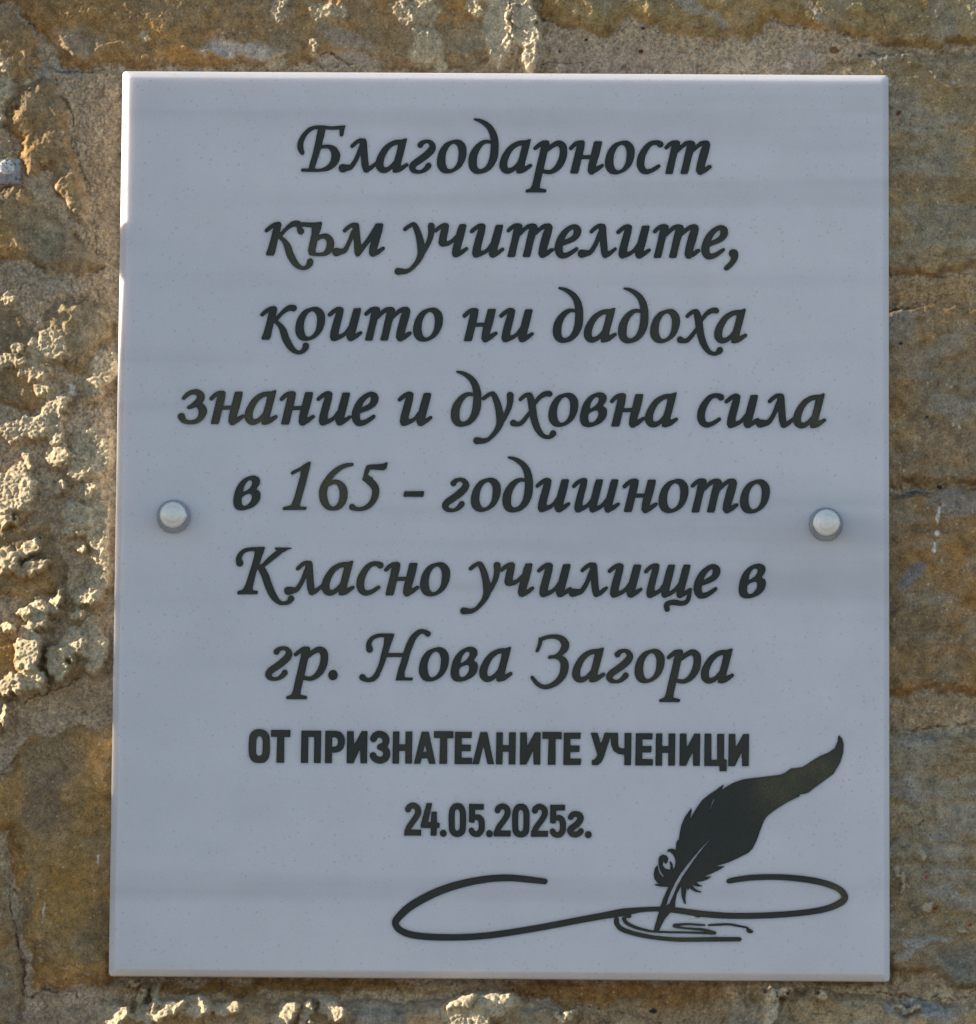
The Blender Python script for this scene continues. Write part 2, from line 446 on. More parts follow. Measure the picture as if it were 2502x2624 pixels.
SPOTS = [  # small flat marks: white splashes and drips, red flecks
    (183, 990, 9, 7, 0, (0.75, 0.74, 0.72)), (184, 1005, 8, 6, 0, (0.75, 0.74, 0.72)), (97, 1052, 4, 4, 0, (0.7, 0.7, 0.68)), (172, 1290, 7, 9, 0, (0.62, 0.60, 0.56)), (90, 1388, 6, 6, 0, (0.7, 0.7, 0.7)),
    (2405, 1318, 4.5, 26, 6, (0.70, 0.66, 0.62)), (2403, 1365, 7, 9, 0, (0.74, 0.70, 0.64)), (2394, 1410, 7, 8, 20, (0.74, 0.72, 0.68)), (2395, 1396, 2.5, 10, 5, (0.7, 0.68, 0.64)), (2408, 1296, 4, 6, 0, (0.22, 0.09, 0.07)), (2445, 1089, 2.5, 7, 0, (0.7, 0.68, 0.62)), (2459, 1095, 2.5, 4, 0, (0.7, 0.68, 0.62)), (2378, 1498, 3, 3, 0, (0.7, 0.7, 0.66)),
    (113, 2332, 2.2, 24, 6, (0.70, 0.68, 0.64)), (252, 2198, 2.5, 6, 0, (0.74, 0.72, 0.68)), (252, 2209, 3, 7, 0, (0.74, 0.72, 0.68)),
    (2375, 1004 + 1245, 5, 5, 0, (0.30, 0.08, 0.07)), (2397, 2329, 6, 4, 0, (0.28, 0.07, 0.05)), (2410, 2240, 6, 4, 0, (0.34, 0.12, 0.08)), (2486, 2371, 6, 5, 20, (0.36, 0.08, 0.08)), (2305, 288, 10, 6, -30, (0.16, 0.06, 0.03)), (2445, 208, 5, 7, 0, (0.55, 0.40, 0.31)),
    (1436, 127, 4, 4, 0, (0.03, 0.03, 0.03)), (1501, 97, 5, 4, 0, (0.04, 0.03, 0.03)), (1643, 127, 5, 5, 0, (0.12, 0.03, 0.03)), (1650, 70, 5, 5, 0, (0.05, 0.05, 0.04)), (2140, 124, 14, 9, 20, (0.22, 0.12, 0.06)), (2205, 137, 7, 6, 0, (0.10, 0.09, 0.07)), (2375, 1070, 6, 5, 0, (0.05, 0.045, 0.035)), (2412, 1246, 7, 5, 0, (0.08, 0.07, 0.06)), (1676, 2591, 10, 8, 0, (0.04, 0.035, 0.03)), (2310, 880, 6, 5, 0, (0.04, 0.04, 0.035)),
]
CRACKS = [  # polylines of narrow dark fissures, px, width, depth mm
    ([(1312, -60), (1310, 60), (1314, 100), (1309, 145)], 4, 5), ([(0, 5), (48, 15), (68, 45), (95, 80)], 4, 3), ([(820, 138), (845, 133), (868, 145), (905, 164)], 4, 4), ([(60, 170), (160, 178), (300, 178)], 4, 3), ([(540, 183), (600, 176)], 4, 3),
    ([(1335, 170), (1400, 160), (1500, 157)], 3, 3), ([(2262, 20), (2262, 185)], 1.6, 1.2), ([(2212, 158), (2225, 144), (2265, 138)], 3, 2), ([(300, 75), (300, 150)], 1.6, 1.2), ([(140, 200), (185, 300), (205, 420), (235, 480)], 3, 2), ([(245, 560), (248, 640), (255, 690), (225, 702)], 4, 3),
    ([(158, 560), (165, 620)], 3, 2), ([(150, 1374), (235, 1355)], 3, 3), ([(60, 1797), (140, 1768), (200, 1740)], 4, 4), ([(0, 1985), (35, 1940), (70, 1890)], 4, 3), ([(20, 2290), (40, 2400), (58, 2480), (56, 2550), (80, 2560)], 4, 4), ([(75, 2555), (110, 2535), (190, 2540), (195, 2555)], 4, 3),
    ([(2050, 694), (2330, 697), (2500, 704)], 3, 2), ([(2280, 785), (2330, 787)], 3, 3), ([(2390, 1784), (2470, 1772)], 2, 1.5), ([(2360, 1245), (2410, 1250)], 3, 2), ([(2240, 1870), (2340, 1866), (2420, 1857), (2500, 1848)], 3, 2.5),
    ([(2250, 2540), (2330, 2555), (2385, 2567), (2405, 2545)], 5, 4), ([(2410, 2555), (2450, 2560), (2500, 2543)], 3, 3), ([(2060, 2605), (2130, 2595), (2180, 2600)], 3, 2), ([(2000, 2550), (2030, 2590), (2035, 2620)], 3, 2), ([(1480, 2575), (1700, 2620)], 3, 2),
    ([(2340, 2115), (2370, 2100)], 3, 2), ([(2485, 1980), (2510, 1974)], 4, 3), ([(2370, 1958), (2440, 1962)], 2, 1.5),
]


def ell(U, V, x, y, rx, ry, tilt):
    a = math.radians(tilt)
    dx, dy = U - x, V - y
    p, q = dx * math.cos(a) + dy * math.sin(a), -dx * math.sin(a) + dy * math.cos(a)
    return np.sqrt((p / rx) ** 2 + (q / ry) ** 2)


def build_wall():
    st = 0.00062
    xs = wall_axis(-0.345, 0.345, st, -3.5, 3.5)
    zs = wall_axis(1.9 - 0.360, 1.9 + 0.355, st, -0.02, 4.2)
    X, Z = np.meshgrid(xs, zs)
    ny, nx = X.shape
    U, V = to_pixel(X, np.full(X.shape, WALL_Y - 0.007), Z)
    dpl = np.maximum.reduce([285 - U, U - 2280, 184 - V, V - 2512])
    idx = np.arange(ny * nx).reshape(ny, nx)
    q = np.stack([idx[:-1, :-1], idx[:-1, 1:], idx[1:, 1:], idx[1:, :-1]], -1)
    inside = dpl < -70
    q = q[~(inside[:-1, :-1] & inside[1:, 1:])]
    used = np.zeros(ny * nx, bool)
    used[q.ravel()] = True
    q = (np.cumsum(used) - 1)[q]
    X, Z, U, V, dpl = (a.reshape(-1)[used] for a in (X, Z, U, V, dpl))
    near = 1 - sstep(3000, 5200, np.maximum(np.abs(U - 1250), np.abs(V - 1312)) * 2)
    w1, w2 = fbm(U / 70, V / 70, 3, 4), fbm(U / 70, V / 70, 31, 4)
    w3, w4 = fbm(U / 16, V / 16, 53, 3), fbm(U / 16, V / 16, 71, 3)
    Uw, Vw = U + 26 * w1 + 9 * w3, V + 26 * w2 + 9 * w4
    big = fbm(U / 240, V / 240, 5, 4)
    mid = fbm(U / 60, V / 60, 9, 5, 0.55)
    fine = fbm(U / 11, V / 11, 13, 4, 0.6)
    grit = worley(U / 7.5, V / 7.5, 21)
    peb = worley(U / 26, V / 26, 23)
    crag = 2.4 * (0.5 - worley((U + 5 * w3) / 12, (V + 5 * w4) / 10, 505)) + 1.6 * fbm(U / 42, V / 42, 501, 3) + 0.5 * fine
    chis = np.abs(fbm(U / 130 + 0.4 * w1, V / 85 + 0.4 * w2, 905, 3)) * 2
    grain = fbm(U / 5.2, V / 5.2, 88, 2, 0.7)
    g2 = vnoise(U / 6, V / 6, 77)[:, None]
    ir = fbm(U / 120, V / 120, 201, 4)[:, None]
    gr = fbm(U / 90, V / 90, 231, 5)[:, None]
    f45 = fbm(U / 45, V / 45, 401, 5, 0.6)[:, None]

    def box(x0, y0, x1, y1):
        return np.nonzero((U > x0) & (U < x1) & (V > y0) & (V < y1))[0]
    # mortar first
    H = 1.2 + 1.6 * big + 1.6 * mid + 1.0 * fine - 1.1 * sstep(0.25, 0.75, grit) + 1.0 * (1 - sstep(0.1, 0.5, peb))
    t = np.clip(0.5 + 0.55 * mid + 0.3 * fine, 0, 1)[:, None]
    C = np.array((0.42, 0.315, 0.20)) * (1 - t) + np.array((0.62, 0.49, 0.345)) * t
    C = C * (0.74 + 0.50 * g2) * (1 - 0.4 * sstep(0.45, 0.85, grit) * vnoise(U / 14, V / 14, 79))[:, None]
    for (P, tint, hh, ew, strat) in STONES:
        pa = np.array(P)
        s = box(pa[:, 0].min() - 45, pa[:, 1].min() - 45, pa[:, 0].max() + 45, pa[:, 1].max() + 45)
        d = poly_sdf(P, Uw[s], Vw[s])
        m = sstep(-3, 5, d)
        lift = sstep(0, ew, d)
        lay = fbm(U[s] / 190 + 3 * strat, V[s] / 26, 301, 5, 0.6)
        surf = hh * (0.35 + 0.65 * lift) + 1.2 * big[s] + 1.1 * mid[s] - 2.4 * chis[s] + 1.2 + 0.6 * fine[s] + 0.35 * grain[s] + strat * 1.1 * lay - 0.25 * sstep(0.3, 0.8, grit[s])
        H[s] = H[s] * (1 - m) + surf * m - 3.0 * np.exp(-(d / 6.0) ** 2) * np.clip(0.4 + fbm(U[s] / 50, V[s] / 50, 811, 2), 0, 1)
        tc = np.array(tint) * np.array((1.27, 1.19, 1.10)) * (1 + 0.34 * f45[s] + 0.16 * fine[s][:, None] + 0.14 * grain[s][:, None])
        tc = tc * (1 + np.array((0.30, 0.08, -0.30)) * np.clip(ir[s], -0.7, 0.9))
        k = np.clip(sstep(0.0, 0.75, gr[s]) * (0.28 + 0.4 * strat) + strat * 0.55 * sstep(0.05, 0.6, lay)[:, None], 0, 0.8)
        tc = tc * (1 - k) + np.array((0.38, 0.345, 0.275)) * k
        och = np.clip(strat * sstep(0.05, 0.5, -lay)[:, None] * 0.6, 0, 1)
        tc = tc * (1 - och) + np.array((0.31, 0.205, 0.085)) * och
        C[s] = C[s] * (1 - m[:, None]) + tc * m[:, None]
    for (x, y, rx, ry, tl, rgb, stg) in PATCH:
        r = 1.2 * max(rx, ry) + 50
        s = box(x - r, y - r, x + r, y + r)
        e = ell(U[s] + 30 * w1[s] + 8 * w3[s], V[s] + 30 * w2[s] + 8 * w4[s], x, y, rx, ry, tl)
        m = (stg * (1 - sstep(0.55, 1.15, e)))[:, None]
        C[s] = C[s] * (1 - m) + np.array(rgb) * (1 + 0.16 * mid[s][:, None] + 0.3 * (g2[s] - 0.5)) * m
    H = H + 8.0 * sstep(120, 290, U) * (1 - sstep(300, 330, U)) * sstep(1000, 1180, V) * (1 - sstep(1700, 1850, V))
    # the recess right under the plaque's lower edge
    rec = sstep(2475, 2512, V) * (1 - sstep(2535, 2580, V + 28 * w1)) * sstep(330, 420, U) * (1 - sstep(1850, 2000, U))
    H = H - 5.0 * rec
    for (x, y, rx, ry, tl, hh) in CRAGS:
        if x < 290 and y > 700:
            hh += np.clip((y - 700) / 1000, 0, 1) * 10 + 1.5
        r = 1.5 * max(rx, ry) + 40
        s = box(x - r, y - r, x + r, y + r)
        if len(s) == 0:
            continue
        if y > 2540 and x < 1950:
            hh, ry, y = hh + 3.5, ry * 1.25, y - 4
        if x < 290 and y > 880:
            rx, ry = rx * 1.12, ry * 1.12
        e = ell(U[s] + 22 * w1[s] + 13 * w3[s], V[s] + 22 * w2[s] + 13 * w4[s], x, y, rx * 1.15, ry * 1.15, tl)
        m = 1 - sstep(0.70, 1.12, e)
        ar = math.radians(tl)
        ext = math.hypot(rx * (0.94 * math.cos(ar) + 0.34 * math.sin(ar)), ry * (-0.94 * math.sin(ar) + 0.34 * math.cos(ar))) * 1.15
        lean = np.clip(((U[s] - x) * 0.94 + (V[s] - y) * 0.34 + 10 * w3[s]) / ext * 0.5 + 0.5, 0, 1)
        base = H[s]
        top = base + np.maximum(hh - np.minimum(base, hh), 3.2) * (0.25 + 0.75 * lean) + 0.85 * crag[s] + 0.35 * grain[s]
        H[s] = base * (1 - m) + top * m
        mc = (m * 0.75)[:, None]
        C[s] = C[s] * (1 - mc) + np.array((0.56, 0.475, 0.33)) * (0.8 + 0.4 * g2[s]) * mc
    for (L, wd, dp) in CRACKS:
        la = np.array(L)
        s = box(la[:, 0].min() - 40, la[:, 1].min() - 40, la[:, 0].max() + 40, la[:, 1].max() + 40)
        uu, vv = U[s] + 9 * w3[s] + 6 * w1[s], V[s] + 9 * w4[s] + 6 * w2[s]
        d = np.full(len(s), 1e9)
        for (ax, ay), (bx, by) in zip(L[:-1], L[1:]):
            ex, ey = bx - ax, by - ay
            t = np.clip(((uu - ax) * ex + (vv - ay) * ey) / (ex * ex + ey * ey), 0, 1)
            d = np.minimum(d, np.hypot(uu - ax - t * ex, vv - ay - t * ey))
        wv = 0.3 + 1.1 * wd * np.clip(fbm(U[s] / 28, V[s] / 28, 611, 3) + 0.35, 0, 1)
        m = 1 - sstep(0.3, 1.3, d / wv)
        H[s] -= 0.6 * dp * m
        C[s] *= (1 - 0.35 * m[:, None])
    for (x, y, rx, ry, tl, rgb) in SPOTS:
        r = 1.2 * max(rx, ry) + 10
        s = box(x - r, y - r, x + r, y + r)
        e = ell(U[s] + 4 * w3[s], V[s] + 4 * w4[s], x, y, rx, ry, tl)
        m = (1 - sstep(0.75, 1.1, e))[:, None]
        C[s] = C[s] * (1 - m) + np.array(rgb) * m
    # pale and dark grains everywhere
    gm = (sstep(0.985, 0.992, _hash(np.floor(U / 5), np.floor(V / 5), 701)) * 0.55)[:, None]
    C = C * (1 - gm) + np.array((0.60, 0.54, 0.46)) * gm
    dm = (sstep(0.975, 0.985, _hash(np.floor(U / 5 + 0.5), np.floor(V / 5 + 0.5), 733)) * 0.5)[:, None]
    C = C * (1 - dm) + np.array((0.10, 0.085, 0.07)) * dm
    shade_bulge = (1 - sstep(0.35, 1.0, ell(U + 20 * w1, V + 20 * w2, -170, 2140, 190, 480, 0)))  # unseen swelling left of view, added to shade the plaque's lower rim
    H = H + shade_bulge * np.maximum(27.5 - H, 0)
    H = H - 3.5 * (1 - sstep(2, 16, dpl)) * (V > 2440)
    # behind and next to the plaque the stones never reach past its back edge
    cap = 9.5 + np.clip(dpl + 1, 0, 45) * 0.9
    H = np.minimum(H, cap + 0.12 * (H - cap))
    H = H * near + (1 - near) * 1.0
    C = np.clip(C, 0.01, 0.9)
    co = np.stack([X, WALL_Y - H * 0.001, Z], -1)
    me = bpy.data.meshes.new('stone_wall')
    me.vertices.add(len(co))
    me.vertices.foreach_set('co', co.astype(np.float32).ravel())
    me.loops.add(len(q) * 4)
    me.loops.foreach_set('vertex_index', q.astype(np.int32).ravel())
    me.polygons.add(len(q))
    me.polygons.foreach_set('loop_start', (np.arange(len(q)) * 4).astype(np.int32))
    me.polygons.foreach_set('use_smooth', np.ones(len(q), bool))
    me.update()
    me.validate()
    at = me.attributes.new('stone_tint', 'FLOAT_COLOR', 'POINT')
    at.data.foreach_set('color', np.concatenate([C, np.ones((len(C), 1))], 1).astype(np.float32).ravel())
    me.materials.append(M_WALL)
    o = bpy.data.objects.new('stone_wall', me)
    col.objects.link(o)
    return tag(o, 'rough ochre and grey sandstone wall with crumbling mortar joints behind the white plaque', 'wall')


build_wall()

# ------------------------------------------------------------------ lettering: strokes and outlines traced letter by letter
F = {'A': (740, 290), 'B': (1100, 290), 'C': (1450, 290), 'D': (660, 520), 'E': (1020, 520), 'e': (1370, 520), 'c': (1520, 520), 'F': (650, 730), 'G': (1540, 730), 'H': (440, 940),
     'I': (580, 1160), 'J': (960, 1160), 'K': (1340, 1160), 'L': (590, 1380), 'S': (1580, 1380), 'M': (1330, 1600), 'N': (660, 1600), 'P': (620, 1850), 'Q': (1000, 1850), 'R': (1370, 1850), 'T': (1560, 1850)}
SC = 4.69
FS = {k: (*v, SC) for k, v in F.items()}
FS['U'] = (1020, 2030, 7.215)
FS['V'] = (1270, 2030, 7.215)
FS['W'] = (980, 1870, 1.5377)
FS['X'] = (1660, 1980, 5.5176)
FS['Y'] = (1860, 1870, 5.5176)
FS['1'] = (1560, 2250, 4.69)
FS['2'] = (1640, 2140, 7.568)

# 's' brush stroke of (x, y, width), 'p' straight outline, 'c' curved outline, 'h' curved hole, 'H' straight hole
G = {}
G['Б'] = ('A', 97, 703, [
    ('s', [(163, 472, 58), (143, 425, 72), (141, 365, 72), (165, 300, 64), (205, 240, 58), (262, 190, 54), (335, 168, 46), (420, 168, 46), (500, 178, 44), (580, 175, 46), (655, 168, 44)]),
    ('p', [(600, 160), (685, 143), (668, 215), (655, 270), (640, 280), (618, 278), (610, 250), (612, 205)]),
    ('p', [(355, 170), (450, 170), (425, 290), (378, 460), (318, 650), (318, 690), (235, 692), (248, 625), (290, 480), (325, 320)]),
    ('s', [(395, 402, 48), (470, 400, 48), (530, 425, 76), (562, 480, 104), (565, 535, 108), (535, 605, 88), (470, 660, 64), (390, 683, 42), (300, 685, 42), (168, 682, 42)])])
G['л'] = ('A', 597, 703, [
    ('s', [(650, 657, 102), (700, 652, 80), (750, 640, 62), (795, 580, 56), (830, 510, 54), (862, 430, 60), (890, 370, 60)]),
    ('s', [(764, 392, 48), (810, 350, 50), (860, 320, 46), (905, 325, 50)]),
    ('p', [(850, 330), (885, 302), (925, 300), (942, 340), (948, 440), (955, 540), (965, 640), (960, 700), (935, 714), (900, 700), (878, 640), (866, 520), (855, 400)]),
    ('s', [(930, 675, 70), (975, 660, 58), (1025, 622, 46), (1050, 600, 40)])])
G['а'] = ('B', 848, 712, [
    ('s', [(1170, 345, 50), (1125, 348, 60), (1060, 362, 62), (985, 412, 72), (930, 490, 84), (898, 570, 94), (896, 640, 96), (932, 684, 76), (990, 678, 62), (1040, 640, 50), (1078, 590, 40)]),
    ('p', [(1110, 340), (1160, 318), (1205, 303), (1226, 303), (1222, 330), (1206, 400), (1180, 500), (1153, 600), (1146, 660), (1140, 705), (1085, 720), (1048, 712), (1048, 660), (1062, 590), (1090, 490), (1112, 400)]),
    ('s', [(1090, 680, 80), (1140, 672, 64), (1190, 642, 52), (1220, 622, 44)])])
G['о'] = ('B', 93, 708, [
    ('c', [(330, 308), (400, 330), (445, 390), (453, 470), (432, 560), (385, 640), (310, 695), (225, 719), (150, 702), (105, 645), (93, 570), (110, 480), (150, 400), (215, 340)]),
    ('h', [(300, 362), (335, 385), (354, 440), (352, 510), (340, 580), (305, 640), (255, 668), (220, 650), (202, 600), (198, 540), (208, 470), (235, 410), (265, 376)])])
G['д'] = ('B', 472, 708, [
    ('s', [(548, 64, 26), (610, 80, 45), (670, 112, 60), (730, 165, 74), (770, 240, 88), (788, 330, 96), (788, 420, 100), (778, 510, 100), (745, 600, 84), (690, 665, 66), (620, 692, 58), (565, 680, 80), (530, 635, 98), (524, 565, 104), (537, 490, 98), (577, 412, 80), (632, 355, 62), (690, 332, 48), (750, 340, 40)])])
G['г'] = ('A', 1447, 703, [
    ('s', [(1583, 374, 72), (1610, 345, 58), (1660, 329, 46), (1705, 342, 58), (1732, 388, 78), (1712, 440, 88), (1650, 500, 88), (1575, 555, 84), (1510, 600, 82), (1487, 645, 80), (1510, 684, 60), (1570, 697, 44), (1625, 680, 52), (1665, 645, 66), (1682, 620, 72)])])
G['р'] = ('B', 1157, 712, [
    ('s', [(1275, 412, 48), (1320, 377, 52), (1365, 345, 50), (1410, 338, 44)]),
    ('p', [(1352, 370), (1380, 330), (1435, 318), (1450, 345), (1440, 400), (1415, 500), (1390, 620), (1360, 740), (1335, 850), (1332, 890), (1400, 905), (1415, 915), (1405, 945), (1170, 945), (1158, 930), (1165, 912), (1220, 890), (1240, 850), (1275, 690), (1310, 550), (1338, 420)]),
    ('s', [(1425, 430, 50), (1490, 378, 60), (1555, 352, 72), (1605, 385, 92), (1617, 450, 92), (1605, 530, 92), (1570, 610, 84), (1515, 670, 66), (1450, 700, 54), (1375, 690, 50)])])
G['н'] = ('C', 35, 718, [
    ('s', [(62, 415, 48), (105, 373, 52), (150, 347, 50), (195, 340, 44)]),
    ('p', [(135, 385), (160, 330), (208, 318), (235, 340), (225, 420), (205, 500), (180, 600), (160, 690), (145, 720), (62, 720), (54, 708), (75, 620), (105, 500), (128, 400)]),
    ('p', [(180, 500), (320, 495), (320, 545), (180, 548)]),
    ('p', [(350, 330), (432, 330), (440, 342), (425, 420), (400, 520), (374, 600), (362, 660), (360, 705), (330, 733), (290, 732), (263, 690), (270, 620), (300, 500), (330, 380), (340, 340)]),
    ('s', [(318, 690, 78), (370, 670, 62), (412, 642, 52), (440, 624, 44)])])
G['с'] = ('C', 852, 728, [
    ('s', [(1138, 372, 82), (1105, 354, 62), (1055, 354, 58), (1000, 382, 66), (945, 452, 80), (910, 530, 92), (900, 610, 94), (920, 672, 84), (965, 703, 66), (1030, 690, 54), (1090, 655, 50), (1120, 634, 44)])])
G['т'] = ('C', 1185, 730, [
    ('s', [(1210, 412, 48), (1255, 370, 50), (1300, 347, 46), (1345, 345, 40)]),
    ('p', [(1275, 390), (1300, 345), (1350, 328), (1380, 345), (1372, 400), (1350, 470), (1325, 560), (1305, 650), (1290, 722), (1275, 732), (1208, 732), (1195, 722), (1215, 640), (1245, 520), (1270, 400)]),
    ('s', [(1350, 450, 44), (1400, 398, 50), (1450, 362, 56), (1505, 348, 48)]),
    ('p', [(1450, 420), (1470, 360), (1505, 328), (1543, 335), (1562, 370), (1545, 440), (1520, 520), (1500, 600), (1478, 700), (1465, 731), (1390, 731), (1378, 718), (1400, 640), (1425, 520), (1445, 440)]),
    ('s', [(1535, 445, 44), (1590, 393, 50), (1640, 360, 56), (1695, 347, 46)]),
    ('p', [(1630, 430), (1650, 370), (1685, 328), (1728, 340), (1742, 375), (1730, 440), (1705, 530), (1680, 610), (1668, 660), (1668, 715), (1630, 743), (1590, 736), (1565, 690), (1575, 620), (1600, 520), (1625, 430)]),
    ('s', [(1625, 700, 76), (1680, 680, 60), (1720, 650, 52), (1738, 642, 42)])])
G['к'] = ('F', 78, 660, [
    ('s', [(103, 357, 48), (150, 317, 52), (205, 284, 50), (245, 274, 44)]),
    ('p', [(185, 330), (215, 265), (262, 252), (285, 278), (275, 350), (250, 440), (225, 540), (208, 625), (188, 660), (105, 660), (93, 640), (120, 570), (155, 450), (178, 345)]),
    ('s', [(268, 420, 46), (330, 348, 48), (390, 297, 60), (440, 274, 72), (481, 278, 82)]),
    ('s', [(255, 430, 46), (315, 482, 60), (358, 555, 86), (385, 640, 90), (430, 725, 84), (480, 783, 66), (540, 812, 48), (590, 797, 56), (622, 758, 74), (628, 732, 80)])])
G['ъ'] = ('D', 478, 638, [
    ('s', [(523, 342, 82), (503, 305, 60), (535, 262, 54), (620, 266, 60), (700, 266, 58), (755, 250, 48)]),
    ('p', [(650, 280), (745, 270), (780, 235), (765, 310), (745, 370), (720, 470), (700, 560), (700, 600), (650, 632), (618, 615), (605, 570), (625, 480), (650, 370)]),
    ('s', [(725, 430, 50), (780, 402, 58), (840, 412, 76), (876, 470, 92), (870, 540, 90), (830, 600, 66), (760, 622, 44), (680, 615, 50), (650, 600, 76)])])
G['м'] = ('D', 897, 638, [
    ('s', [(950, 590, 104), (1000, 585, 76), (1050, 570, 62), (1090, 500, 54), (1120, 430, 52), (1150, 350, 56)]),
    ('s', [(1048, 333, 48), (1095, 290, 50), (1145, 262, 48), (1185, 260, 46)]),
    ('p', [(1140, 290), (1165, 240), (1205, 238), (1225, 265), (1234, 370), (1245, 470), (1250, 560), (1245, 620), (1215, 646), (1185, 642), (1165, 600), (1160, 500), (1150, 400)]),
    ('p', [(1240, 500), (1262, 495), (1330, 400), (1415, 260), (1440, 330), (1370, 450), (1300, 540), (1235, 630), (1200, 600)]),
    ('p', [(1415, 252), (1440, 243), (1498, 243), (1516, 258), (1505, 330), (1480, 420), (1450, 520), (1432, 580), (1435, 625), (1400, 648), (1362, 642), (1338, 605), (1345, 530), (1375, 430), (1395, 330)]),
    ('s', [(1395, 608, 76), (1450, 590, 60), (1490, 560, 50), (1512, 545, 42)])])
G['у'] = ('E', -41, 648, [
    ('s', [(85, 322, 48), (130, 287, 50), (175, 263, 46), (205, 278, 66), (245, 370, 80), (268, 460, 88), (280, 540, 94), (282, 605, 90), (255, 680, 70), (205, 750, 56), (150, 805, 50), (90, 830, 62), (30, 828, 78), (2, 828, 86)]),
    ('s', [(402, 285, 86), (402, 350, 76), (390, 420, 68), (360, 500, 60), (315, 580, 62)])])
G['ч'] = ('E', 432, 648, [
    ('s', [(456, 336, 46), (495, 302, 50), (545, 270, 48), (580, 266, 44)]),
    ('p', [(520, 320), (550, 260), (595, 245), (617, 272), (608, 340), (588, 430), (590, 470), (580, 520), (540, 532), (500, 515), (486, 480), (495, 420)]),
    ('s', [(540, 492, 74), (600, 490, 58), (650, 462, 46), (700, 410, 42)]),
    ('p', [(740, 258), (815, 255), (826, 270), (810, 350), (785, 450), (757, 550), (747, 600), (745, 640), (700, 661), (662, 648), (646, 600), (660, 530), (690, 420), (715, 320)]),
    ('s', [(700, 620, 78), (760, 600, 58), (800, 572, 50), (825, 553, 44)])])
G['и'] = ('E', 862, 648, [
    ('s', [(888, 342, 48), (935, 302, 52), (985, 270, 46), (1020, 266, 40)]),
    ('p', [(962, 325), (990, 265), (1032, 248), (1059, 272), (1050, 340), (1025, 440), (1000, 540), (998, 590), (980, 645), (945, 661), (910, 652), (891, 610), (900, 540), (930, 430)]),
    ('s', [(950, 620, 74), (1020, 602, 54), (1080, 562, 46), (1125, 500, 44)]),
    ('p', [(1185, 262), (1258, 260), (1269, 275), (1250, 360), (1225, 460), (1200, 550), (1190, 600), (1190, 642), (1150, 661), (1110, 652), (1090, 610), (1100, 540), (1130, 430), (1160, 320), (1175, 270)]),
    ('s', [(1142, 620, 78), (1200, 600, 58), (1240, 573, 48), (1262, 557, 42)])])
G['е'] = ('e', 245, 650, [
    ('s', [(345, 480, 60), (425, 448, 66), (485, 410, 76), (515, 360, 92), (515, 312, 92), (475, 282, 62), (420, 302, 62), (365, 352, 76), (322, 420, 88), (296, 500, 98), (294, 570, 98), (322, 622, 84), (380, 625, 66), (440, 597, 56), (490, 562, 50), (508, 548, 44)])])
G[','] = ('c', 1568, 660, [('c', [(1645, 565), (1690, 548), (1735, 570), (1750, 620), (1735, 680), (1690, 742), (1640, 790), (1602, 807), (1574, 790), (1585, 758), (1640, 700), (1660, 655), (1633, 615)])])
G['х'] = ('G', 915, 694, [
    ('s', [(1040, 377, 46), (1085, 337, 50), (1130, 318, 50), (1155, 340, 80), (1175, 420, 92), (1186, 500, 92), (1200, 590, 88), (1225, 680, 84), (1260, 752, 74), (1310, 812, 56), (1370, 830, 48), (1412, 812, 60), (1432, 786, 80)]),
    ('s', [(1215, 420, 46), (1265, 357, 54), (1310, 322, 62), (1355, 307, 66), (1389, 311, 72)]),
    ('s', [(1150, 535, 44), (1095, 612, 52), (1040, 667, 56), (990, 672, 62), (956, 660, 82)])])
G['з'] = ('H', 72, 686, [
    ('s', [(145, 377, 46), (185, 337, 54), (245, 305, 58), (310, 308, 74), (350, 350, 96), (335, 405, 90), (270, 458, 66), (206, 490, 44)]),
    ('s', [(290, 450, 50), (350, 480, 90), (374, 535, 104), (350, 608, 76), (290, 658, 58), (205, 667, 50), (145, 645, 68), (118, 600, 92)])])
G['в'] = ('I', 82, 680, [
    ('c', [(310, 270), (370, 280), (406, 320), (400, 378), (366, 432), (402, 462), (413, 510), (395, 580), (335, 642), (250, 680), (170, 690), (110, 665), (84, 600), (90, 520), (115, 430), (165, 350), (230, 297)]),
    ('h', [(270, 333), (308, 338), (306, 380), (270, 430), (212, 465), (206, 450), (225, 385)]),
    ('h', [(195, 530), (235, 502), (290, 490), (306, 520), (295, 575), (250, 625), (206, 632), (188, 600), (187, 560)])])
G['1'] = ('I', 672, 688, [('p', [(985, 110), (1020, 113), (1005, 180), (985, 260), (950, 400), (910, 540), (885, 622), (890, 645), (960, 650), (970, 662), (957, 689), (680, 689), (673, 670), (690, 653), (780, 630), (810, 560), (850, 420), (890, 270), (895, 215), (790, 270), (773, 245), (790, 223), (880, 180), (940, 138)])])
G['6'] = ('I', 1113, 688, [('s', [(1515, 139, 38), (1440, 150, 52), (1360, 186, 62), (1280, 250, 72), (1215, 335, 82), (1174, 420, 96), (1163, 500, 98), (1178, 580, 96), (1220, 645, 72), (1285, 670, 50), (1350, 645, 70), (1397, 580, 92), (1412, 490, 98), (1395, 412, 92), (1345, 357, 64), (1290, 350, 52), (1235, 380, 44)])])
G['5'] = ('I', 1475, 688, [
    ('p', [(1680, 155), (1720, 138), (1860, 130), (1895, 123), (1922, 108), (1945, 115), (1925, 185), (1895, 208), (1740, 197), (1700, 195)]),
    ('p', [(1685, 150), (1735, 185), (1702, 262), (1770, 300), (1710, 370), (1633, 322), (1645, 285), (1660, 220)]),
    ('s', [(1672, 315, 58), (1730, 345, 86), (1775, 390, 92), (1797, 450, 88), (1785, 530, 82), (1745, 602, 70), (1680, 655, 58), (1600, 674, 48), (1545, 665, 58), (1514, 648, 76)])])
